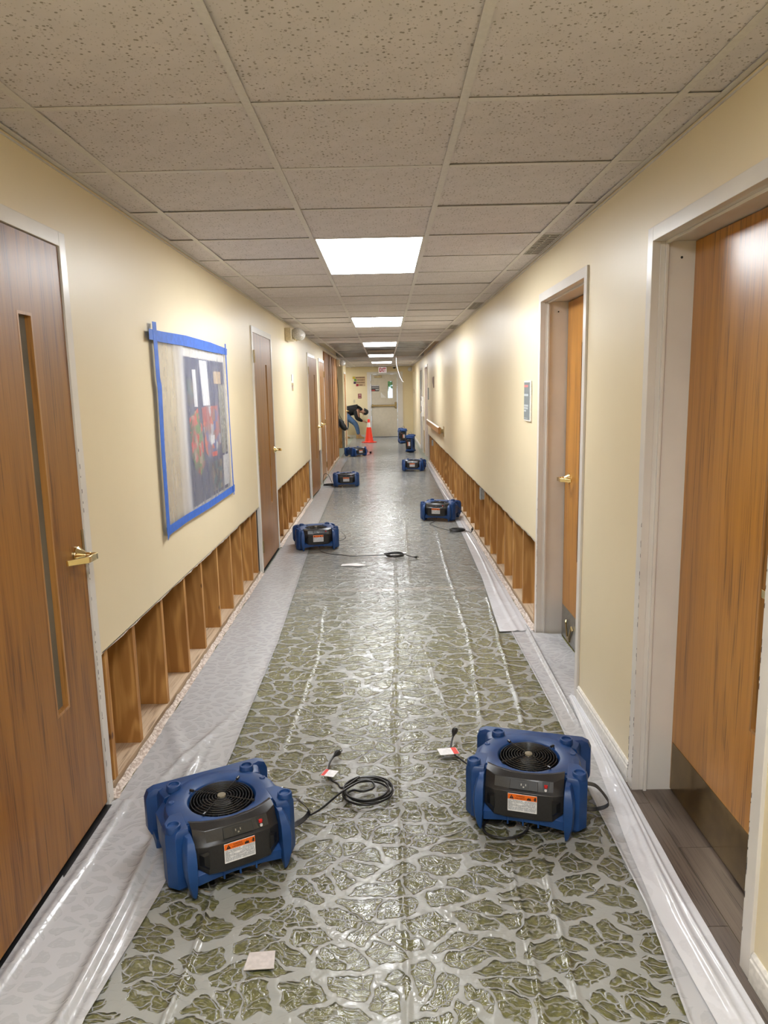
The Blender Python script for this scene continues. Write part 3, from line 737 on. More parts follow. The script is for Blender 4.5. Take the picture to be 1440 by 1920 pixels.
CR = [([(-.60, 1.0), (-.606, 1.65), (-.58, 2.23), (-.60, 2.9)], 1.0, 3.0, .006, .007), ([(.03, 1.0), (.03, 2.49), (.013, 3.38), (.055, 4.76), (.07, 7)], 1.0, 7, .005, .004),
      ([(.38, 1.0), (.381, 1.65), (.409, 2.39), (.42, 3.3)], 1.0, 3.3, .006, .006), ([(.60, 9.5), (.536, 6.8), (.521, 4.5), (.438, 3.25)], 3.2, 9.5, .012, .004),
      ([(.779, 5.64), (.64, 3.24)], 3.2, 5.6, .009, .005), ([(.47, 1.0), (.485, 1.83), (.512, 2.175), (.53, 2.5)], 1.0, 2.5, .007, .005), ([(.30, 3.2), (.20, 4.6)], 3.2, 4.6, .007, .004),
      ([(-.50, 3.0), (-.45, 4.2), (-.5, 5.4)], 3, 5.4, .009, .0035), ([(.18, 5.9), (.22, 9)], 5.9, 9, .012, .003)]
def zmain(x, y):
    z = .0055 + .0012 * math.sin(x * 9 + 1.3 * math.sin(y * 1.7)) * math.sin(y * 2.3)
    for P, a, b, s, h in CR:
        if a <= y <= b:
            k = min(1, (y - a) / .15 if a > 1 else 1, (b - y) / .15); d = x - lerp_list(P, y) - .004 * math.sin(y * 11)
            if abs(d) < 4 * s: z += 1.7 * h * k * gs(d, s)
    return max(z, .004)
film('plastic_film', FILM, lambda y: -1.105, lambda y: .885, yrange(.6, [(3.2, .02), (6, .035), (10, .08), (YE - .06, .3)]), 250, zmain, 'wrinkled clear plastic film covering the corridor floor end to end', 'plastic sheet')
LI = [(-.79, .6), (-.815, 1.65), (-.767, 2.13), (-.722, 3.0), (-.727, 4.5), (-.84, 8.2), (-.876, 11.8), (-.93, 15.1), (-.90, 17.6)]
def zleft(x, y):
    z = .011
    if y < 3.2:
        k = min(1, (3.2 - y) / .5)
        fa = -.880 - .012 * math.sin(y * 2.2) + .02 * max(0, y - 2.4); z += .020 * k * gs(x - fa, .020) + .008 * k * gs(x - fa - .045, .012)
        z += .011 * k * gs(x + 1.085 - .015 * math.sin(y * 3), .018) if y < 2.7 else 0
    if 2.6 < y < 3.9:
        q = (x + 1.0) * .8 + (y - 3.15) * .35; z += .014 * gs(q, .03) * gs(y - 3.2, .35); q = (x + .93) - (y - 3.0) * .28; z += .012 * gs(q, .018) * gs(y - 3.1, .3)
    z += .0015 * math.sin(x * 21 + y * 3) + .0015 * math.sin(y * 6.1 + x * 9)
    ed = x - lerp_list(LI, y); z += .003 * gs(ed, .012)
    return z
film('plastic_film', FILM_EDGE, lambda y: -1.128 if y < 2.68 else -1.112, lambda y: lerp_list(LI, y), yrange(.6, [(4.2, .025), (9, .1), (17.6, .3)]), 70, zleft, 'milky plastic strip along the foot of the left wall, folded near the first door', 'plastic sheet')
RI = [(.72, .6), (.745, 1.615), (.787, 2.04), (.789, 2.64), (.819, 3.41), (.814, 4.61)]
def zr1(x, y):
    e1 = lerp_list(RI, y); z = .010 + .004 * gs(x - e1 - .004, .006) + .001 * math.sin(y * 7 + x * 15)
    z += .014 * gs(x - (.905 + .02 * (y - 3.5)), .010) * (1 if y > 3.3 else 0)
    return z
film('plastic_film', FILM_EDGE, lambda y: lerp_list(RI, y), lambda y: .905 if y < 3.2 else .962, yrange(.6, [(4.75, .025)]), 40, zr1, 'half clear plastic strip beside the nearest doors on the right', 'plastic sheet')
RW = [(.80, .6), (.813, 1.614), (.803, 1.95), (.825, 2.31), (.881, 2.89), (.926, 3.46), (.935, 3.6)]
RO = [(.93, .6), (.932, 1.69), (.934, 2.04), (.952, 2.68), (.964, 3.17), (.966, 3.6)]
def zr2(x, y):
    a, b = lerp_list(RW, y), lerp_list(RO, y); u = (x - a) / (b - a)
    z = .015 + .010 * gs(u - .52 - .05 * math.sin(y * 3), .10) + .007 * gs(u - .75 - .03 * math.sin(y * 5), .05) + .0012 * math.sin(y * 17 + x * 40) * gs(y - 2.0, .5)
    if 2.25 < y < 2.9: z += .006 * gs(u - .35 - .3 * (y - 2.5), .1) * abs(math.sin(y * 23))
    return z
film('plastic_film', FILM_WHITE, lambda y: lerp_list(RW, y), lambda y: lerp_list(RO, y), yrange(.6, [(3.6, .02)]), 36, zr2, 'bright white folded plastic edge in front of the nearest right hand door', 'plastic sheet')
RF = [(.736, 4.64), (.801, 5.97), (.836, 7.76), (.848, 9.5), (.873, 13.0), (.89, 15.86)]
def zr3(x, y):
    a = lerp_list(RF, y); u = (x - a) / (.945 - a)
    return .014 + .006 * gs(u - .55 - .08 * math.sin(y * 2), .07) + .004 * gs(u - .8, .05) + .0012 * math.sin(y * 9 + x * 20)
film('plastic_film', FILM_WHITE, lambda y: lerp_list(RF, y), lambda y: .948, yrange(4.64, [(8, .04), (15.9, .15)]), 26, zr3, 'white plastic strip running along the foot of the studs on the right', 'plastic sheet')
film('plastic_film', FILM_EDGE, lambda y: .94, lambda y: 1.128, yrange(3.625, [(4.57, .03)]), 24, lambda x, y: .009 + .004 * math.sin(x * 24 + y * 9) + .012 * gs(y - 4.56, .03), 'milky plastic tucked into the recess of the second door on the right', 'plastic sheet')
# scraps on the floor
def scrap(pts, z, mat, label, cat):
    o = MB().prism([(x, y, z) for x, y in pts], (0, 0, .002)).build('scrap', mat, None, 0); o.name = 'plastic_scrap' if mat == WHT else 'paper_scrap'; return tag(o, label, cat)
scrap([(-.44, 6.56), (-.43, 6.63), (-.30, 6.66), (-.20, 6.58), (-.28, 6.54), (-.36, 6.57)], .013, WHT, 'small white torn scrap on the film before the coiled cord', 'scrap')
scrap([(-.43, 1.80), (-.425, 1.865), (-.35, 1.87), (-.345, 1.805)], .013, plain('pale_tape', (.55, .50, .48), .5), 'pale square of tape on the film near the bottom left', 'tape')

# ------------------------------------------------------------------ blower (low profile air mover)
def blower(label, loc, rz, first=[None]):
    if first[0] is not None:
        o = copy_tree(first[0]); o.location = loc; o.rotation_euler = (0, 0, rz); tag(o, label); return o
    root = empty('air_blower', loc, rz); first[0] = root
    tag(root, label, 'blower', 'blue air blowers drying the corridor')
    # housing: drum, rear block, outlet flange, corner towers, front fins, skirt
    m = MB()
    m.lathe([(.112, .10), (.112, .196), (.118, .206), (.128, .210), (.150, .212), (.178, .211), (.190, .204), (.196, .188), (.200, .15), (.200, .06), (.190, .038), (.12, .034)], 72)
    m.v = [(x, max(y, min(-.1, -.152 + (x / .141) ** 2 * .046)) if y < 0 and abs(x) < .15 else y, z) for x, y, z in m.v]
    def rr(xh, y, z0, z1, c):
        pts = [(-xh + c, z0), (xh - c, z0), (xh - c * .3, z0 + c * .3), (xh, z0 + c), (xh, z1 - c), (xh - c * .3, z1 - c * .3), (xh - c, z1), (-xh + c, z1), (-xh + c * .3, z1 - c * .3), (-xh, z1 - c), (-xh, z0 + c), (-xh + c * .3, z0 + c * .3)]
        return [(a, y, b) for a, b in pts]
    m.loft([rr(.180, .116, .036, .200, .02), rr(.190, .15, .030, .206, .022), rr(.190, .168, .028, .206, .022), rr(.228, .178, .022, .207, .035), rr(.230, .208, .022, .207, .035), rr(.205, .209, .04, .19, .03), rr(.20, .17, .045, .185, .03)])
    # towers
    for s in (-1, 1):
        def tw(dx, z): return [(s * (.150), -.145 + dx, z), (s * (.196 - dx), -.150 + dx, z), (s * (.222 - dx), -.118 + dx, z), (s * (.222 - dx), -.060 - dx, z), (s * (.196 - dx), -.030, z), (s * .150, -.030, z)]
        m.loft([tw(.012, 0), tw(.0, .015), tw(0, .19), tw(.004, .205), tw(.010, .212)])
        # bump pads
        for (bx, by) in ((s * .193, -.110), (s * .135, .140)):
            m.lathe([(.0, .203), (.0265, .203), (.0250, .222), (.0230, .225), (.0185, .225), (.0175, .218), (.0, .217)], 24, (bx, by, 0))
        # fins
        FP = ((.0, .150, .163, -.199, -.186), (.02, .148, .169, -.207, -.178), (.06, .145, .178, -.212, -.15), (.12, .143, .181, -.211, -.10), (.16, .143, .178, -.205, -.10), (.185, .144, .172, -.188, -.10), (.198, .147, .166, -.168, -.11))
        m.loft([[(s * a, yf_, z), (s * (b - .006), yf_, z), (s * b, yf_ + .012, z), (s * (b - .002), yb_, z), (s * a, yb_, z)] for z, a, b, yf_, yb_ in FP])
        # side step pieces
        m.loft([[(s * .175, y, z) for y, z in ((-.06, .05), (.10, .05), (.13, .18), (-.06, .195))], [(s * .212, y, z) for y, z in ((-.05, .07), (.06, .075), (.09, .165), (-.05, .175))]])
        m.loft([[(s * .178, y, z) for y, z in ((.12, .0), (.20, .0), (.205, .05), (.10, .05))], [(s * .212, y, z) for y, z in ((.13, .0), (.195, .0), (.20, .05), (.11, .05))]])
        # teardrop mark
        m.lathe([(.0, .2125), (.012, .212), (.009, .2155), (.0, .214)], 14, (s * .165, .045, 0))
    # skirt under the panel
    sk = []
    for x in (-.145, -.09, -.03, .03, .09, .145):
        b = .040 + .012 * math.cos(x / .145 * PI * .5); sk.append([(x, -.165, b - .015), (x, -.188, b - .008), (x, -.188, b + .026), (x, -.150, b + .05)])
    m.loft(sk)
    for x in (-.055, .0, .055): m.box(x - .003, -.192, .03, x + .003, -.18, .062)
    m.build('housing', BLUE, root, 35, .0022)
    MB().loft([rr(.198, .2085, .05, .182, .02), rr(.198, .2095, .05, .182, .02)]).build('outlet', BLK, root, 0)
    # intake: well, impeller, grille
    MB().lathe([(.1115, .10), (.1115, .195)], 48).lathe([(0, .10), (.112, .10)], 48).build('intake_well', BLK, root)
    im = MB().lathe([(.0, .190), (.030, .186), (.040, .165), (.042, .11), (0, .11)], 28)
    for k in range(11):
        a = 2 * PI * k / 11; pts = []
        for q in range(6):
            rq = .040 + .060 * q / 5; aa = a + .10 * q; pts.append((rq * math.cos(aa), rq * math.sin(aa)))
        im.loft([[(x, y, .125), (x + .002, y + .002, .125), (x + .004, y, .172), (x + .002, y - .002, .172)] for x, y in pts])
    im.build('impeller', DGREY, root)
    g = MB()
    for k in range(9):
        rk = .022 + .0105 * k; zk = .213 - .00045 * k * k * .28
        g.tube([(rk * math.cos(2 * PI * i / 48), rk * math.sin(2 * PI * i / 48), zk) for i in range(48)], .0016, 6, True)
    for a in (PI * .25, PI * .75):
        dx, dy = math.cos(a), math.sin(a)
        g.tube([(dx * q, dy * q, .2155 - .035 * abs(q) ** 1.9 * 3) for q in (-.118, -.09, -.06, -.03, -.0, .03, .06, .09, .118)], .0014, 6)
    g.build('grille', WIRE, root)
    for a in (.25, .75, 1.25, 1.75):
        MB().tube([(.112 * math.cos(a * PI), .112 * math.sin(a * PI), .2135), (.126 * math.cos(a * PI), .126 * math.sin(a * PI), .2145)], .0048, 8).build('grille_clip', BLK, root)
    MB().lathe([(0, .2175), (.0145, .217), (.0155, .212), (0, .212)], 18).build('hub_badge', HUBM, root)
    # control panel
    xs = [-.141, -.128, -.105, -.055, 0, .055, .105, .128, .141]
    def arc(x): return -.156 + (x / .141) ** 2 * .046
    def row(yc, ys_, z_c, z_s): return [(x, yc + (ys_ - yc) * max(0, (abs(x) - .100) / .041), z_c + (z_s - z_c) * max(0, (abs(x) - .1) / .041)) for x in xs]
    rows = [[(x, arc(x) + .02, .2105) for x in xs], [(x, arc(x), .2165) for x in xs], row(-.170, -.140, .203, .208), row(-.188, -.155, .170, .185), row(-.198, -.176, .163, .160), row(-.202, -.180, .085, .10), row(-.198, -.172, .062, .088), row(-.17, -.15, .060, .085)]
    pm = MB().loft(rows, False, False)
    o = pm.build('control_panel', DGREY, root, 20, .0015)
    # side pockets, raised outlet plate and switch pocket
    for s in (-1, 1): MB().loft([[(s * .102, -.2005, .085), (s * .102, -.2005, .150), (s * .132, -.184, .140), (s * .132, -.184, .100)], [(s * .102, -.204, .092), (s * .102, -.204, .142), (s * .118, -.198, .135), (s * .118, -.198, .105)]]).build('side_pocket', BLK, o, 20, .001)
    p2 = MB(); p2.prism([(-.048, -.173, .200), (.050, -.173, .200), (.052, -.190, .171), (-.050, -.190, .171)], (0, -.0035, .0015))
    p2.build('outlet_plate', BLK, o, 20, .001)
    nrm = Vector((0, -.0035, .0017)).normalized()
    def onslope(x, t, d=.0036): return (x, -.173 - .017 * t - .0035 - .0003, .200 - .029 * t + .0017 + .0005)
    MB().prism([onslope(-.016, .25), onslope(.018, .25), onslope(.018, .85), onslope(-.016, .85)], nrm * .0012).build('power_outlet', BLK, o, 0, .0004)
    ss = MB()
    for x in (-.008, .008): ss.prism([onslope(x - .0014, .38), onslope(x + .0014, .38), onslope(x + .0014, .58), onslope(x - .0014, .58)], nrm * .0016)
    ss.prism([onslope(-.002, .64), onslope(.003, .64), onslope(.003, .78), onslope(-.002, .78)], nrm * .0016)
    ss.build('outlet_slots', STEEL, o, 0)
    MB().prism([(.066, -.170, .202), (.092, -.169, .203), (.088, -.184, .176), (.070, -.185, .176)], nrm * .0025).build('switch_pocket', BLK, o, 0, .001)
    MB().cyl((.079, -.1815, .187), .0065, .008, 14, 'z').build('red_button', RED, o, 40)
    MB().cyl((.079, -.1885, .1765), .0045, .006, 12, 'z').build('white_button', WHT, o, 40)
    # warning label
    yl = -.2045
    L = MB().box(-.054, yl, .092, .050, yl + .003, .160).build('warning_label', WHT, root, 0, .0008)
    MB().box(-.0535, yl - .0006, .139, .0495, yl, .1595).build('label_band', ORANGE, L, 0)
    for pp in ([(-.048, .1415), (-.032, .1415), (-.040, .1565)], [(.014, .1415), (.030, .1415), (.027, .1525), (.024, .148), (.022, .1535), (.018, .1475), (.016, .151)], [(.037, .152), (.040, .1455), (.038, .145)], [(.041, .1415), (.046, .1415), (.0475, .15), (.045, .157), (.042, .155), (.0405, .149)]):
        MB().prism([(a, yl - .001, b) for a, b in pp], (0, -.0003, 0)).build('warning_symbol', INK, L, 0)
    MB().box(-.0405, yl - .0015, .1455, -.0395, yl - .0013, .1515).build('exclamation_mark', ORANGE, L, 0)
    text('lettering', 'WARNING', .0062, INK, L, frame_mat((-.009, yl - .0012, .1528), (1, 0, 0), (0, 0, 1)))
    text('lettering', 'AVERTISSEMENT', .0052, INK, L, frame_mat((-.009, yl - .0012, .1450), (1, 0, 0), (0, 0, 1)))
    m = MB(); r = random.Random(2)
    for k in range(13):
        z = .1352 - k * .0031
        x = -.051
        while x < .046:
            w_ = r.uniform(.002, .009)
            if r.random() < (.95 if k not in (4, 8) else .55): m.box(x, yl - .0007, z, min(x + w_, .047), yl, z + .0016)
            x += w_ + .0012
    fp = m.build('fine_print', FINE, L, 0); fp['kind'] = 'stuff'
    # strap
    st = smoothpath([(.218, -.075, .165), (.250, -.075, .160), (.278, -.070, .130), (.298, -.066, .095), (.285, -.07, .078), (.250, -.075, .066), (.216, -.075, .064)], 6)
    MB().ribbon(st, (0, .024, 0), .0022).build('carry_strap', BLK, root)
    return root
def cordto(root, pts, name='power_cord', r=.0042, n=8):
    bpy.context.view_layer.update()
    P = smoothpath(pts, n) if n else pts
    inv = root.matrix_world.inverted()
    m = MB().tube([inv @ Vector(p) for p in P], r, 8)
    return m.build(name, CORD, root, 60)
def plug(root, cord, p, d):
    # moulded three-pin plug at p pointing along d (world)
    inv = root.matrix_world.inverted(); d = Vector(d).normalized(); s = d.cross(Vector((0, 0, 1))).normalized(); u = s.cross(d); p = Vector(p)
    def T(a, b, c): return inv @ (p + d * a + s * b + u * c)
    m = MB(); rings = []
    for a, hw, hh in ((0, .005, .005), (.012, .007, .006), (.022, .013, .010), (.034, .015, .0125), (.042, .013, .0115)):
        rings.append([T(a, hw * math.cos(t * PI / 4 + .4), hh * math.sin(t * PI / 4 + .4)) for t in range(8)])
    m.loft(rings); o = m.build('plug', BLK, cord, 30)
    q = MB()
    for b in (-.0065, .0065): q.loft([[T(a, b - .0008, -.003), T(a, b + .0008, -.003), T(a, b + .0008, .004), T(a, b - .0008, .004)] for a in (.042, .058)])
    q.loft([[T(a, -.002, -.009), T(a, .002, -.009), T(a, .002, -.005), T(a, -.002, -.005)] for a in (.042, .060)])
    q.build('plug_pins', STEEL, o, 0)
def cordtag(root, cord, p, d1, d2, redfirst=True):
    inv = root.matrix_world.inverted(); p = Vector(p); d1 = Vector(d1); d2 = Vector(d2); up = Vector((0, 0, .0012))
    a = MB().prism([inv @ q for q in (p, p + d1, p + d1 + d2, p + d2)], inv.to_3x3() @ up); o = a.build('cord_tag', WHT, cord, 0)
    k = .28
    MB().prism([inv @ (q + up * 1.1) for q in (p + d1 * .02, p + d1 * k, p + d1 * k + d2, p + d1 * .02 + d2)], inv.to_3x3() @ (up * .4)).build('tag_stripe', TAPER, o, 0)
FZ = .013
f1 = blower('nearest blue blower on the left, its cord coiled on the film beside it', (-.600, 2.345, FZ), math.radians(28.5))
f2 = blower('nearest blue blower on the right with its black strap out towards the wall', (.526, 2.597, FZ), math.radians(-16.5))
f3 = blower('blue blower beside the second oak door on the left', (-.745, 7.45, FZ), math.radians(12))
f4 = blower('blue blower against the studs on the right, midway down', (.665, 8.98, FZ), math.radians(-18))
f5 = blower('blue blower just past the third oak door on the left', (-.690, 12.40, FZ), math.radians(4))
f6 = blower('blue blower at the end of the board wall, turned sideways', (-.730, 18.08, FZ), math.radians(36))
f7 = blower('blue blower lying flat below the handrail on the right', (.557, 14.56, FZ), math.radians(-10))
f8 = blower('nearer of two blue blowers standing on end at the right wall', (.76, 18.95, .235), 0)
f9 = blower('farther of two blue blowers standing on end near the exit door', (.632, 22.2, .235), 0)
for o, rz in ((f8, -10), (f9, 12)):
    base = Matrix(((0, 0, -1), (0, 1, 0), (1, 0, 0)))
    o.rotation_euler = (Matrix.Rotation(math.radians(rz), 3, 'Z') @ base).to_euler()
bpy.context.view_layer.update()
z = .019
# cord 1: from right side, coil, tag, plug
def coil(cx, cy, r0, turns, z0, seed, ph=PI, squash=.95):
    r = random.Random(seed); out = []; n = int(turns * 14)
    offs = [(r.uniform(-.013, .013), r.uniform(-.01, .01), r.uniform(-.014, .01)) for _ in range(int(turns) + 3)]
    for i in range(n):
        t = i / 14; k = int(t); fr = t - k; o0, o1 = offs[k], offs[k + 1]; ox = o0[0] + (o1[0] - o0[0]) * fr; oy = o0[1] + (o1[1] - o0[1]) * fr; rr_ = r0 + o0[2] + (o1[2] - o0[2]) * fr
        a = ph - 2 * PI * t
        out.append((cx + ox + rr_ * math.cos(a), cy + oy + rr_ * squash * math.sin(a), z0 + .0055 * t))
    return out
c1 = [(-.395, 2.43, .08), (-.375, 2.475, .03), (-.350, 2.52, z), (-.282, 2.575, z + .004), (-.20, 2.655, z + .03), (-.13, 2.72, z + .035), (-.085, 2.725, z + .032), (-.075, 2.68, z + .03), (-.12, 2.655, z + .03), (-.16, 2.68, z + .02)]
c1 += coil(-.098, 2.698, .098, 4.3, z, 4, PI * 1.05)
c1 += [(-.20, 2.70, z + .02), (-.225, 2.75, z + .01), (-.255, 2.80, z), (-.272, 2.88, z), (-.270, 2.935, z + .004), (-.258, 2.97, z + .01)]
k = cordto(f1, c1); plug(f1, k, (-.258, 2.97, z + .010), (.5, .75, .12)); cordtag(f1, k, (-.283, 2.868, z + .008), (.055, -.018, .001), (-.018, -.050, .001))
# cord 2
c2 = [(.505, 2.46, .06), (.495, 2.43, .035), (.478, 2.41, z), (.44, 2.385, z), (.40, 2.378, z), (.36, 2.39, z), (.335, 2.42, z), (.34, 2.47, z), (.40, 2.56, z), (.40, 2.68, z), (.345, 2.86, z), (.30, 2.95, z), (.275, 3.0, z), (.267, 3.05, z), (.274, 3.09, z + .008), (.283, 3.12, z + .02)]
k = cordto(f2, c2); plug(f2, k, (.283, 3.12, z + .02), (.25, .55, .35)); cordtag(f2, k, (.300, 2.985, z + .006), (-.085, -.012, .001), (-.012, .055, .001))
# cord 3
c3 = [(-.70, 7.32, .05), (-.69, 7.25, z), (-.66, 7.15, z), (-.569, 7.056, z), (-.44, 6.99, z), (-.352, 6.944, z), (-.2, 6.95, z), (-.03, 6.96, z)]
c3 += coil(.062, 6.93, .088, 4.1, z, 9, PI * .95) + [(.15, 6.95, z + .01), (.19, 6.93, z), (.225, 6.88, z), (.245, 6.85, z)]
k = cordto(f3, c3); plug(f3, k, (.245, 6.85, z), (.7, -.3, .05)); cordtag(f3, k, (.13, 6.99, z + .01), (.05, .0, 0), (0, .03, 0))
# cord 4
c4 = [(.62, 8.85, .05), (.60, 8.76, .03), (.55, 8.66, z), (.514, 8.587, z), (.55, 8.46, z), (.62, 8.30, z), (.68, 8.2, z), (.72, 8.15, z)]
c4 += coil(.80, 8.10, .085, 4.1, z + .004, 12, PI) + [(.89, 8.05, z + .01), (.925, 7.98, z + .008), (.940, 7.93, z + .02)]
k = cordto(f4, c4); plug(f4, k, (.940, 7.93, z + .02), (.1, -.1, .6))
c5 = [(-.90, 12.45, .04), (-.92, 12.44, z), (-.95, 12.46, .08), (-1.0, 12.47, .19), (-1.06, 12.48, .21), (-1.09, 12.50, .15), (-1.095, 12.50, .05), (-1.06, 12.48, z)]
c5 += coil(-1.005, 12.42, .085, 4.0, z, 15, PI) + [(-.93, 12.33, z), (-.90, 12.25, z), (-.80, 12.18, z)]
k = cordto(f5, c5); plug(f5, k, (-.80, 12.18, z), (1, .1, 0))
k = cordto(f6, [(-.60, 18.0, .05), (-.52, 18.15, z), (-.44, 18.25, z), (-.38, 18.35, z), (-.365, 18.36, .05)]); plug(f6, k, (-.365, 18.36, .05), (0, 0.05, 1)); cordtag(f6, k, (-.37, 18.34, .04), (-.04, 0, .0), (0, .0, .05))
k = cordto(f7, [(.38, 14.6, .05), (.35, 14.75, z), (.34, 14.9, .06), (.36, 14.8, z), (.40, 14.7, z)])
k = cordto(f8, [(.72, 18.86, .10), (.70, 18.8, z), (.62, 18.78, z), (.56, 18.80, z), (.52, 18.84, z + .01), (.60, 18.70, z), (.68, 18.72, z), (.56, 18.84, .03), (.60, 19.2, .10), (.64, 19.8, .2), (.66, 20.8, .25), (.66, 21.9, .12)]); plug(f8, k, (.66, 21.9, .12), (0, 1, 0))
k = cordto(f9, [(.70, 22.3, .30), (.78, 22.4, .15), (.85, 22.5, z), (.9, 22.8, z)]); plug(f9, k, (.9, 22.8, z), (0, 1, 0))

# ------------------------------------------------------------------ covered bulletin board on the left wall
bb = empty('bulletin_board', (XL, 4.66, .95)); tag(bb, 'navy pin board with white border behind the taped film', 'bulletin board')
MB().box(.001, -.57, -.02, .006, .57, .93).build('border', WHITE, bb, 0)
MB().box(.006, -.51, .01, .008, .53, .88).build('backing_panel', NAVY, bb, 0)
def sheet(name, mat, pts, th, lab, cat='poster'):
    o = MB().prism([(XL + .0085 + th, y, z) for y, z in pts], (.0008, 0, 0)).build(name, mat, None, 0); return tag(o, lab, cat)
sheet('paper_strip', PAPER, [(4.335, 1.76), (4.413, 1.762), (4.426, 1.54), (4.350, 1.543)], 0, 'narrow cream paper strip pinned to the navy board', 'paper')
sheet('paper_strip', PAPER, [(4.51, 1.822), (4.70, 1.822), (4.735, 1.542), (4.56, 1.545)], 0, 'wide white paper strip pinned at the top middle of the board', 'paper')
sheet('note', TAN, [(4.872, 1.763), (5.075, 1.763), (5.075, 1.682), (4.870, 1.682)], .001, 'small tan note at the upper right of the board', 'note')
sheet('poster', OVALP, [(4.205, 1.48), (4.30, 1.50), (4.411, 1.534), (4.435, 1.464), (4.496, 1.426), (4.500, 1.181), (4.393, 1.127), (4.28, 1.18), (4.225, 1.26)], .002, 'red and green rounded poster at the middle of the board')
sheet('poster', POSTER_A, [(4.51, 1.538), (4.932, 1.538), (4.985, 1.362), (4.971, 1.284), (4.66, 1.20), (4.55, 1.26)], .001, 'many coloured poster right of the red rounded one')
sheet('poster', POSTER_C, [(4.99, 1.677), (5.17, 1.677), (5.17, 1.21), (5.005, 1.21)], .001, 'speckled grey sheet at the right edge of the board')
sheet('paper_sheet', PAPER, [(5.02, 1.195), (5.178, 1.195), (5.174, .985), (5.01, .985)], .001, 'white printed sheet at the lower right corner of the board', 'paper')
sheet('poster', POSTER_B, [(4.62, 1.18), (4.985, 1.18), (4.96, .985), (4.70, .985)], .002, 'dark picture collage at the bottom of the board')
sheet('paper_label', PAPER, [(4.681, 1.35), (4.80, 1.35), (4.794, 1.297), (4.68, 1.297)], .003, 'tiny white label on the many coloured poster', 'label')
sheet('poster', POSTER_B, [(4.205, 1.70), (4.325, 1.70), (4.34, 1.56), (4.21, 1.56)], .001, 'small dark picture at the upper left of the board')
sheet('poster', TAPER, [(4.68, 1.245), (4.86, 1.240), (4.84, 1.21), (4.70, 1.215)], .003, 'thin red slip below the many coloured poster', 'paper')
cv = MB(); ny, nz = 60, 40; vs = []
for j in range(nz + 1):
    for i in range(ny + 1):
        y = 3.63 + 1.61 * i / ny; zz = .925 + .985 * j / nz
        vs.append((XL + .0155 + .003 * math.sin(y * 19 + zz * 3) * math.sin(zz * 3.3) + .003 * gs(y - 4.06 - .03 * zz, .03), y, zz))
cv.v = vs; cv.f = [(a, a + 1, a + ny + 2, a + ny + 1) for j in range(nz) for i in range(ny) for a in (j * (ny + 1) + i,)]
root = empty('poster_cover', (0, 0, 0)); tag(root, 'translucent plastic film fixed over the pin board with blue painter tape', 'plastic sheet')
cv.build('film', COVER, root, 180, 0, False)
def tape(pts, th=0.0): 
    # tape strip as quad ring list [(y,z) top, (y,z) bottom] pairs
    rings = [[(XL + .018 + th, a[0], a[1]), (XL + .018 + th, b[0], b[1]), (XL + .0195 + th, b[0], b[1]), (XL + .0195 + th, a[0], a[1])] for a, b in pts]
    return MB().loft(rings).build('tape_strip', TAPE, root, 0)
tape([((3.553, 1.930), (3.548, 1.880)), ((3.75, 1.932), (3.75, 1.878)), ((4.2, 1.945), (4.2, 1.885)), ((4.8, 1.944), (4.8, 1.884)), ((5.290, 1.930), (5.278, 1.886))], .002)
tape([((3.608, 1.968), (3.668, 1.970)), ((3.612, 1.70), (3.672, 1.70)), ((3.622, 1.65), (3.69, 1.66)), ((3.61, 1.35), (3.668, 1.35)), ((3.612, .93), (3.665, .93)), ((3.618, .885), (3.650, .905))], .003)
tape([((5.214, 1.961), (5.250, 1.963)), ((5.225, 1.4), (5.247, 1.4)), ((5.230, .93), (5.262, .93)), ((5.243, .885), (5.268, .89))], .004)
tape([((3.61, .952), (3.625, .905)), ((4.0, .955), (4.0, .912)), ((4.5, .948), (4.5, .905)), ((5.0, .950), (5.0, .905)), ((5.305, .955), (5.300, .905))], .001)

# ------------------------------------------------------------------ wall things
def emergency(label, loc, face, s=1.0):
    o = empty('emergency_light', loc); tag(o, label, 'emergency light', 'twin head emergency lights')
    MB().box(0, -.17, -.075, face * .075, .13, .065).build('battery_box', CREAMP, o, 0, .006)
    for q in (-.06, .13):
        h = MB().lathe([(.0, -.05), (.03, -.045), (.06, -.02), (.072, .0), (.072, .012), (.06, .028), (0, .035)], 24)
        rot = Matrix.Rotation(math.radians(68), 4, 'X') @ Matrix.Identity(4); 
        rz_ = Matrix.Rotation(face * math.radians(18), 4, 'Z')
        h.v = [tuple((rz_ @ rot) @ Vector(p) + Vector((face * .135, q, 0.0))) for p in h.v]
        hd = h.build('lamp_head', LENS, o, 50)
        MB().tube([(face * .075, q * .7, -.03), (face * .10, q * .9, -.055), (face * .13, q, -.03)], .018, 8).build('swivel_arm', CREAMP, hd)
    return o
emergency('cream emergency light with two round heads above the second left door', (XL, 8.75, 2.285), 1)
emergency('emergency light at the corner where the left board wall ends', (XL + .005, 17.75, 2.28), 1)
emergency('emergency light high on the right wall by the exit', (XR, 24.0, 2.27), -1)
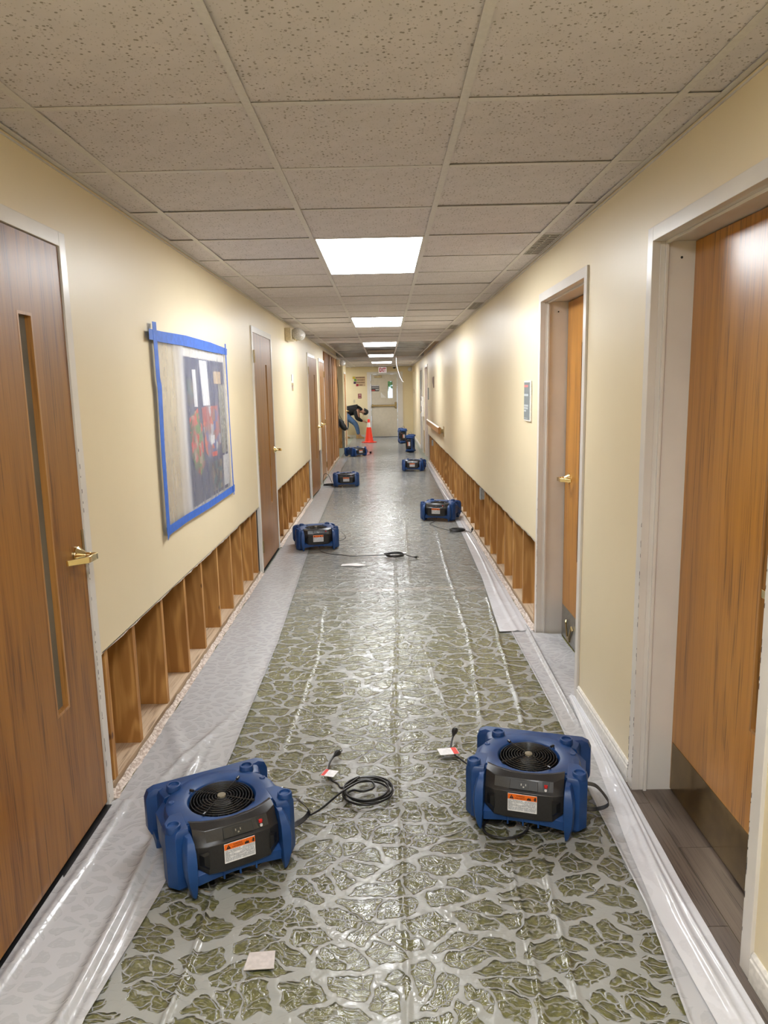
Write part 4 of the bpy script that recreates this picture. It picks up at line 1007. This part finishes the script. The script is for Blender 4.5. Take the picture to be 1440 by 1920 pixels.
# room sign on the right
sg = empty('room_sign', (XR, 4.98, 1.525)); tag(sg, 'slim blue-grey room sign in a pale frame beside the second right hand door', 'sign')
SGREY = plain('sign_blue_grey', (.20, .245, .265), .35, .05); 
MB().box(-.002, -.115, -.135, -.012, .105, .135).build('sign_frame', WHITE, sg, 0, .002)
MB().box(-.0122, -.098, -.125, -.0135, .095, .125).build('sign_panel', SGREY, sg, 0)
def stripes(parent, rows, x, mat, nm='print'):
    m = MB()
    for y0, y1, z0, z1 in rows: m.box(x, y0, z0, x - .0006, y1, z1)
    return m.build(nm, mat, parent, 0)
MB().box(-.0137, -.045, .092, -.0145, .085, .108).build('red_stripe', plain('faded_red', (.62, .20, .20), .5), sg, 0)
r = random.Random(4); rows = []
for (z0, hgt, yl_) in ((.033, .014, -.05), (-.038, .013, -.055), (-.055, .013, -.045), (-.072, .011, .02), (-.118, .004, -.04)):
    y = yl_
    while y < .088: w_ = r.uniform(.006, .014); rows.append((y, min(y + w_, .09), z0, z0 + hgt)); y += w_ + .003
o = stripes(sg, rows, -.0137, plain('pale_print', (.55, .60, .62), .5)); o['kind'] = 'stuff'
# small picture on left wall
pc = empty('notice', (XL, 9.09, 1.73)); tag(pc, 'small colourful notice on the left wall between the second and third doors', 'notice')
MB().box(.001, -.085, -.10, .004, .085, .10).build('sheet', PAPER, pc, 0)
MB().box(.004, -.08, -.10, .005, .08, .0).build('picture', m_collage('notice_print', [(.45, .40, .10), (.20, .12, .09), (.5, .38, .32), (.25, .16, .12)], 14), pc, 0)
MB().box(.004, -.085, .02, .005, -.045, .10).build('dark_strip', plain('dk', (.12, .10, .08), .6), pc, 0)
# maroon pennant on right wall
o = MB().prism([(XR - .001, 14.45, 1.86), (XR - .001, 14.92, 1.85), (XR - .001, 14.90, 1.76), (XR - .001, 14.72, 1.70), (XR - .001, 14.62, 1.64), (XR - .001, 14.50, 1.645)], (-.006, 0, 0)).build('wall_plaque', plain('maroon', (.10, .035, .03), .4), None, 0)
tag(o, 'dark maroon angular plaque on the right wall above the handrail', 'plaque')
o = empty('room_sign', (XR, 16.32, 1.52)); tag(o, 'blue-grey room sign right beside the far doorway on the right', 'sign')
MB().box(-.001, -.09, -.13, -.013, .09, .13).build('sign_panel', SGREY, o, 0)
# handrail
hr = empty('handrail', (XR, 13.9, .93)); tag(hr, 'short oak handrail on brackets fixed to the right wall', 'handrail')
MB().loft([[(x, y, z) for x, z in ((-.05, -.05), (-.075, -.06), (-.095, -.045), (-.095, .045), (-.075, .06), (-.05, .05))] for y in (-1.72, 1.72)]).build('rail', OAK_STOP, hr, 20)
MB().box(-.05, -1.70, -.045, -.04, 1.70, .045).build('rail_core', DULLBRASS, hr, 0)
for y in (-1.6, 0, 1.6): MB().box(-.05, y - .03, -.04, 0, y + .03, .02).build('bracket', DULLBRASS, hr, 0)
MB().box(-.004, -1.85, -.10, 0, -1.62, .07).build('wall_patch', plain('old_adhesive', (.45, .33, .16), .7), hr, 0)
# electrical boxes
for (y, zz, lb) in ((7.47, .535, 'grey steel electrical box fixed to a stud at the middle right'), (15.3, .50, 'grey electrical box at the far end of the open stud wall')):
    o = empty('electrical_box', (XR, y, zz)); tag(o, lb, 'electrical box', 'electrical boxes in the stud wall')
    MB().box(.0, -.05, -.055, .055, .05, .055).build('box', BOXSTEEL, o, 0, .003)
    MB().box(-.004, -.055, -.06, .0, .055, .06).build('cover', BOXSTEEL, o, 0, .001)
    MB().cyl((.03, 0, .05), .011, .15, 10).build('conduit', BOXSTEEL, o)
# far right wall bits
o = MB().box(XR - .002, 24.0, 1.50, XR - .02, 24.12, 1.63).build('thermostat', CREAMP, None, 0, .003); tag(o, 'small cream thermostat on the far right wall', 'thermostat')
o = empty('wall_dispenser', (XR, 18.4, 1.22)); tag(o, 'white wall dispenser with dark slots on the far right wall', 'dispenser')
MB().box(0, -.16, -.28, -.06, .16, .22).build('case', WHITE, o, 0, .01)
MB().box(-.061, -.10, .12, -.065, .10, .20).box(-.061, -.10, -.15, -.065, .10, -.02).build('slot', BLK, o, 0)
o = MB().box(XR - .001, 19.4, 1.62, XR - .006, 19.75, 2.08).build('notice_board', SGREY, None, 0); o.location.x -= .012; tag(o, 'tall grey panel on the farthest right hand door', 'panel')
# --- far wall things
ex = empty('exit_sign', (-.055, YE, 2.305)); tag(ex, 'exit sign with red letters above the end door', 'sign')
MB().box(-.145, -.055, -.105, .145, -.001, .105).build('sign_body', WHITE, ex, 0, .006)
MB().box(-.135, -.058, -.095, .135, -.0555, .095).build('sign_face', m_emit('lit_sign_face', (.95, .78, .72), .45), ex, 0)
t_ = text('lettering', 'EXIT', .185, plain('exit_red', (.65, .015, .03), .4), ex, frame_mat((0, -.060, -.005), (1, 0, 0), (0, 0, 1)) @ Matrix.Diagonal((.60, 1, 1, 1)), .001, off=.008)
MB().lathe([(0.0, .045), (.03, .04), (.055, .015), (.06, 0), (0, 0)], 20, (0, -.03, .105)).build('top_lamp', LENS, ex)
cm_ = empty('camera_dome', (.35, YE - .10, ZC)); tag(cm_, 'small dark dome camera under the ceiling right of the exit sign', 'security camera')
MB().cyl((0, 0, -.02), .065, .02, 20).build('mount', WHITE, cm_)
MB().lathe([(.055, -.02), (.052, -.05), (.03, -.078), (0, -.085)], 20).build('dome', BLK, cm_)
# coloured direction board
db = empty('direction_board', (-.87, YE, 1.935)); tag(db, 'tan direction board with four coloured squares on the end wall', 'sign')
MB().prism([(-.165, -.012, .165), (.205, -.012, .165), (.205, -.012, -.165), (-.06, -.012, -.165), (-.06, -.012, -.09), (-.13, -.012, -.09), (-.13, -.012, .0)], (0, .011, 0)).build('board', TAN, db, 0)
for (x, zz, col, nm) in ((-.185, .125, (.55, .42, .02), 'yellow'), (-.135, .045, (.10, .28, .03), 'green'), (-.155, -.045, (.03, .015, .06), 'dark'), (-.07, -.128, (.32, .01, .03), 'red')):
    o = MB().box(x - .038, -.022, zz - .038, x + .042, -.012, zz + .038).build('colour_square', plain(nm + '_square', col, .5), db, 0); tag(o, nm + ' square')
rows = []
m = MB(); r = random.Random(8)
for zz, xs0, xs1 in ((.125, -.12, .19), (.045, -.07, .19), (-.04, -.10, .19), (-.125, -.01, .12)):
    x = xs0
    while x < xs1: w_ = r.uniform(.012, .03); m.box(x, -.0135, zz - .014, min(x + w_, xs1), -.012, zz + .014); x += w_ + .006
o = m.build('lettering', plain('brown_print', (.10, .045, .02), .6), db, 0); o['kind'] = 'stuff'
o = empty('fire_notice', (-.865, YE, 1.43)); tag(o, 'small maroon fire notice on the end wall above the person', 'sign')
MB().box(-.062, -.012, -.082, .062, -.001, .082).build('plate', plain('maroon_sign', (.26, .07, .07), .4), o, 0, .012)
stripes_ = MB().box(-.03, -.0135, .02, .045, -.012, .05).box(-.045, -.0135, -.05, .045, -.012, -.035).build('print', plain('pink_print', (.55, .35, .35), .5), o, 0)
o = empty('light_switch', (-1.06, YE, 1.255)); tag(o, 'white light switch on the end wall by the bending person', 'switch')
MB().box(-.035, -.006, -.058, .035, 0, .058).build('plate', CREAMP, o, 0, .002); MB().box(-.006, -.016, -.012, .006, -.006, .012).build('toggle', STEEL, o, 0)
# signs on exit door
yd = YE + .012
o = empty('door_sign', (-.32, yd, 1.69)); tag(o, 'black printed sign with a red band on the exit door', 'sign')
MB().box(-.132, -.004, -.105, .135, 0, .105).build('plate', plain('sign_black', (.02, .018, .02), .4), o, 0)
m = MB().box(-.125, -.0055, .072, .13, -.004, .10).box(-.115, -.0055, .028, .12, -.004, .04).box(-.12, -.0055, -.008, .12, -.004, .0).box(.01, -.0055, -.065, .12, -.004, -.04); m.build('print', WHT, o, 0)
MB().box(-.128, -.0055, -.098, -.01, -.004, -.05).build('red_band', plain('sign_red', (.35, .04, .04), .5), o, 0)
o = MB().prism([(-.125, yd - .002, 1.36), (.06, yd - .002, 1.36), (-.06, yd - .012, 1.47), (-.125, yd - .003, 1.545), (-.135, yd - .002, 1.545)], (0, -.0015, 0)).build('torn_paper', WHITE, None, 0); tag(o, 'torn triangular remains of white paper on the exit door', 'paper')
o = MB().tube(smoothpath([(.30, 18.0, ZC + .03), (.302, 18.0, 2.27), (.335, 18.0, 2.10), (.38, 18.0, 1.95), (.44, 18.0, 1.83), (.466, 18.0, 1.808)], 6), .006, 8).build('hanging_wire', WHT, None); tag(o, 'loose white wire hanging from the ceiling before the exit door', 'wire')
# loose parts of the lobby grid: sheathing bag and cables by the alcove
o = empty('black_bag', (-1.13, 19.6, .70)); tag(o, 'black bag hanging on cables at the end of the left board wall', 'bag')
m = MB(); r = random.Random(6); rings = []
for k, (zz, cx, rx) in enumerate(((.17, -.10, .03), (.12, -.07, .09), (.05, -.04, .10), (-.02, .0, .095), (-.07, .03, .085), (-.11, .045, .06), (-.13, .05, .01))):
    rings.append([(cx + rx * (1 + r.uniform(-.25, .2)) * math.cos(2 * PI * i / 12), .06 * (1 + r.uniform(-.2, .2)) * math.sin(2 * PI * i / 12), zz + r.uniform(-.01, .01)) for i in range(12)])
m.loft(rings); m.build('bag_body', BLK, o, 50)
for dx in (-.02, .02, .05):
    MB().tube(smoothpath([(-.035 + dx * .2, -1.86, 1.58), (-.04 + dx, -1.80, .9), (-.10 + dx, -1.0, .62), (-.15 + dx, -.3, .38), (-.09 + dx, 0, .18), (-.02 + dx, 0, .10)], 5), .008, 6).build('cable', STEEL if dx == .02 else BLK, o)
o = MB().loft([[(-1.195 + a * k, 17.74 + b, zz) for a, b in ((-.09, -.01), (.075, -.01), (.08, .06), (-.09, .07))] for zz, k in ((1.17, .3), (1.02, .8), (.88, 1.0), (.74, .9), (.70, .6))]).build('dark_jacket', plain('dark_navy_cloth', (.01, .015, .03), .9), None, 40)
tag(o, 'dark navy cloth hanging behind the end post of the board wall', 'cloth')

# ------------------------------------------------------------------ traffic cone
cn = empty('traffic_cone', (-.515, 22.85, .006)); tag(cn, 'orange traffic cone with a white collar before the exit door', 'traffic cone')
MB().lathe([(.0, .0), (.235, .0), (.240, .008), (.235, .022), (.15, .030), (0, .03)], 8).build('base', CONE, cn, 20)
MB().lathe([(.145, .028), (.132, .05), (.068, .48), (.0, .48)], 32).build('cone_body', CONE, cn)
MB().lathe([(.0695, .475), (.045, .625), (0, .625)], 32).build('reflective_collar', plain('grey_white_sleeve', (.58, .55, .53), .4), cn)
MB().lathe([(.044, .625), (.034, .685), (.034, .72), (.026, .725), (0, .725)], 24).build('cone_tip', plain('red_tip', (.75, .03, .02), .45), cn)

# ------------------------------------------------------------------ person bending by the door frame
PY = 24.95
def skin_body(name, verts, edges, radii, mat, parent, rootv=0, sub=2):
    me = bpy.data.meshes.new(name); me.from_pydata(verts, edges, []); o = bpy.data.objects.new(name, me); C.objects.link(o)
    me.materials.append(mat)
    md = o.modifiers.new('s', 'SKIN'); 
    for i, r_ in enumerate(radii):
        sv = me.skin_vertices[0].data[i]; sv.radius = (r_, r_) if not isinstance(r_, tuple) else r_; sv.use_root = (i == rootv)
    md.use_smooth_shade = True
    ss = o.modifiers.new('u', 'SUBSURF'); ss.levels = sub; ss.render_levels = sub
    o.parent = parent; return o
pe = empty('person', (-1.1, PY, 0)); tag(pe, 'person in black hooded jacket, jeans and tan boots bending over beside the exit door', 'person')
def P(x, z, dy=0): return (x + 1.1, dy, z)
# body (skin)
bv = [P(-1.40, .82), P(-1.22, .93), P(-1.02, 1.0), P(-.86, .95), P(-.78, .91), P(-.70, .905),
      P(-1.34, .76, -.09), P(-1.00, .50, -.13), P(-.90, .12, -.12), P(-.80, .05, -.12),
      P(-1.42, .76, .09), P(-1.32, .43, .12), P(-1.42, .12, .12), P(-1.34, .05, .13),
      P(-.93, .93, -.18), P(-.93, .66, -.22), P(-.74, .59, -.16), P(-.69, .575, -.15),
      P(-.93, .95, .17), P(-.90, .66, .20), P(-.76, .58, .10), P(-.70, .57, .08)]
be = [(0, 1), (1, 2), (2, 3), (3, 4), (4, 5), (0, 6), (6, 7), (7, 8), (8, 9), (0, 10), (10, 11), (11, 12), (12, 13), (2, 14), (14, 15), (15, 16), (16, 17), (2, 18), (18, 19), (19, 20), (20, 21)]
br = [.13, .13, .14, .07, .06, .07, .09, .06, .045, .03, .09, .06, .045, .03, .06, .045, .03, .028, .06, .045, .03, .028]
skin_body('body', bv, be, br, SKIN, pe)
skin_body('jacket', [P(-1.44, .86), P(-1.30, .93), P(-1.12, 1.0), P(-.98, .99), P(-.89, .96), P(-1.00, .95, -.17), P(-.96, .68, -.23), P(-.755, .592, -.17), P(-.99, .96, .16), P(-.94, .68, .20), P(-.79, .585, .12)],
          [(0, 1), (1, 2), (2, 3), (3, 4), (3, 5), (5, 6), (6, 7), (3, 8), (8, 9), (9, 10)], [(.165, .175), (.17, .19), (.165, .19), (.14, .17), (.085, .09), .085, .07, .046, .085, .07, .046], HOOD, pe, 2)
skin_body('hood', [P(-1.06, 1.09, -.04), P(-.98, 1.10), P(-.90, 1.05), P(-.83, .98), P(-.80, .93)], [(0, 1), (1, 2), (2, 3), (3, 4)], [.05, .065, .07, .085, .075], HOOD, pe)
skin_body('jeans', [P(-1.42, .84), P(-1.33, .78, -.09), P(-1.12, .60, -.12), P(-1.00, .50, -.13), P(-.94, .30, -.125), P(-.915, .13, -.12), P(-1.40, .77, .09), P(-1.32, .43, .12), P(-1.42, .13, .12)],
          [(0, 1), (1, 2), (2, 3), (3, 4), (4, 5), (0, 6), (6, 7), (7, 8)], [.15, .125, .10, .088, .072, .062, .125, .088, .062], JEAN, pe)
def boot(x, dy, parent):
    m = MB(); rings = []
    for t, hw, h0, h1 in ((-.075, .035, .0, .15), (-.06, .045, .0, .16), (0, .046, 0, .155), (.05, .045, 0, .11), (.10, .048, 0, .075), (.16, .047, 0, .06), (.20, .035, .0, .04)):
        rings.append([(x + t, dy - hw, h0), (x + t, dy + hw, h0), (x + t, dy + hw, h1 * .6), (x + t, dy + hw * .55, h1), (x + t, dy - hw * .55, h1), (x + t, dy - hw, h1 * .6)])
    m.loft(rings); b = m.build('boot', BOOT, parent, 60, .006); MB().box(x - .078, dy - .048, -.008, x + .20, dy + .048, .008).build('sole', BLK, b, 0, .003)
boot(1.1 - .92, -.12, pe); boot(1.1 - 1.42, .12, pe)
# head with face and cap
hd = MB(); rings = []
hx, hz = .415, .895
hdm = Matrix.Translation((hx, 0, hz)) @ Matrix.Rotation(math.radians(118), 4, 'Y')
prof = [(-.115, .030, .03, .0), (-.10, .052, .05, .005), (-.07, .064, .075, .006), (-.03, .070, .090, .0), (.01, .075, .098, -.004), (.05, .074, .096, -.008), (.085, .060, .078, -.010), (.108, .035, .045, -.012), (.116, .008, .01, -.012)]
for zz, ry, rx, off in prof: rings.append([hdm @ Vector((off + rx * math.cos(2 * PI * i / 20), ry * math.sin(2 * PI * i / 20), zz)) for i in range(20)])
hd.loft(rings)
h_ = hd.build('head', SKIN, pe, 60)
nose = MB().loft([[hdm @ Vector(p) for p in q] for q in ([(.085, -.015, -.035), (.085, .015, -.035), (.12, .010, -.032), (.12, -.010, -.032)], [(.088, -.006, .015), (.088, .006, .015), (.096, .004, .012), (.096, -.004, .012)])]); nose.build('nose', SKIN, h_, 60)
for s in (-1, 1):
    MB().lathe([(0, -.009), (.006, -.007), (.009, 0), (.006, .007), (0, .009)], 10, tuple(hdm @ Vector((.087, s * .030, .005)))).build('eye', BLK, h_)
    MB().loft([[hdm @ Vector((x, s * (.074 + w_), zz)) for x, zz in ((-.015, -.03), (.01, -.025), (.015, .02), (-.01, .025), (-.02, 0))] for w_ in (0, .012)]).build('ear', SKIN, h_)
MB().tube([hdm @ Vector((.088, y, -.065)) for y in (-.022, 0, .022)], .004, 6).build('mouth', TAPER, h_)
cp = MB(); rings = []
for zz, ry, rx, off in ((.0, .081, .106, -.006), (.05, .080, .102, -.008), (.085, .066, .085, -.010), (.110, .040, .050, -.012), (.121, .008, .01, -.012)):
    rings.append([hdm @ Vector((off + rx * math.cos(2 * PI * i / 20), ry * math.sin(2 * PI * i / 20), zz)) for i in range(20)])
rings[0] = [hdm @ Vector((-.006 + .106 * math.cos(2 * PI * i / 20), .081 * math.sin(2 * PI * i / 20), -.035 + .05 * math.cos(2 * PI * i / 20))) for i in range(20)]
cp.loft(rings); c_ = cp.build('cap', CAP, pe, 60)
MB().loft([[hdm @ Vector(p) for p in q] for q in ([(.07, -.065, .02), (.07, .065, .02), (.07, .065, .026), (.07, -.065, .026)], [(.13, -.055, .012), (.13, .055, .012), (.13, .055, .017), (.13, -.055, .017)], [(.165, -.03, .004), (.165, .03, .004), (.165, .03, .008), (.165, -.03, .008)])]).build('cap_brim', CAP, c_, 60)
# hands with fingers
def hand(px, pz, dy, parent):
    q = empty('hand', (px, dy, pz), 0, parent)
    MB().loft([[(t, w_ * a, th * b - .01 * t / .08) for a, b in ((-1, -1), (1, -1), (1, 1), (-1, 1))] for t, w_, th in ((-.01, .026, .016), (.03, .038, .015), (.075, .040, .012))]).build('palm', SKIN, q, 60, .005)
    for i, (yy, ln) in enumerate(((-.030, .055), (-.010, .068), (.010, .063), (.030, .048))):
        MB().tube([(.07, yy, -.012), (.07 + ln * .5, yy, -.014), (.07 + ln * .85, yy, -.032), (.07 + ln * .95, yy, -.050)], [.0095, .009, .008, .006], 8).build('finger', SKIN, q)
    MB().tube([(.015, -.032, -.01), (.045, -.055, -.018), (.072, -.058, -.030)], [.011, .010, .007], 8).build('thumb', SKIN, q)
hand(1.1 - .745, .583, -.165, pe); hand(1.1 - .775, .578, .11, pe)

# ------------------------------------------------------------------ outside the exit door
og = MB().box(-8, YE + .14, -.12, 8, YE + 14, -.02).build('ground_outside', plain('asphalt', (.35, .36, .38), .9), None, 0); tag(og, 'pale ground outside the exit door', kind='structure')
hb_ = MB(); r = random.Random(3)
for k in range(560):
    x = r.uniform(-2.2, 2.8); y = YE + 8 + r.uniform(-.7, .7); zz = r.uniform(.0, 3.0); s_ = r.uniform(.08, .2)
    if k % 2: zz = r.uniform(1.7, 2.5); x = r.uniform(-.4, 1.2)
    elif 0 < x < .55: x += 1
    a, b = Vector((r.uniform(-1, 1), r.uniform(-1, 1), r.uniform(-1, 1))).normalized() * s_, Vector((r.uniform(-1, 1), r.uniform(-1, 1), r.uniform(-1, 1))).normalized() * s_
    p = Vector((x, y, zz)); hb_.add([p, p + a, p + a + b, p + b], [(0, 1, 2, 3)])
o = hb_.build('shrub_foliage', plain('leaf_green', (.10, .22, .05), .7), None, 0, 0, False); tag(o, 'green foliage seen through the exit door window', 'shrub', kind='stuff')
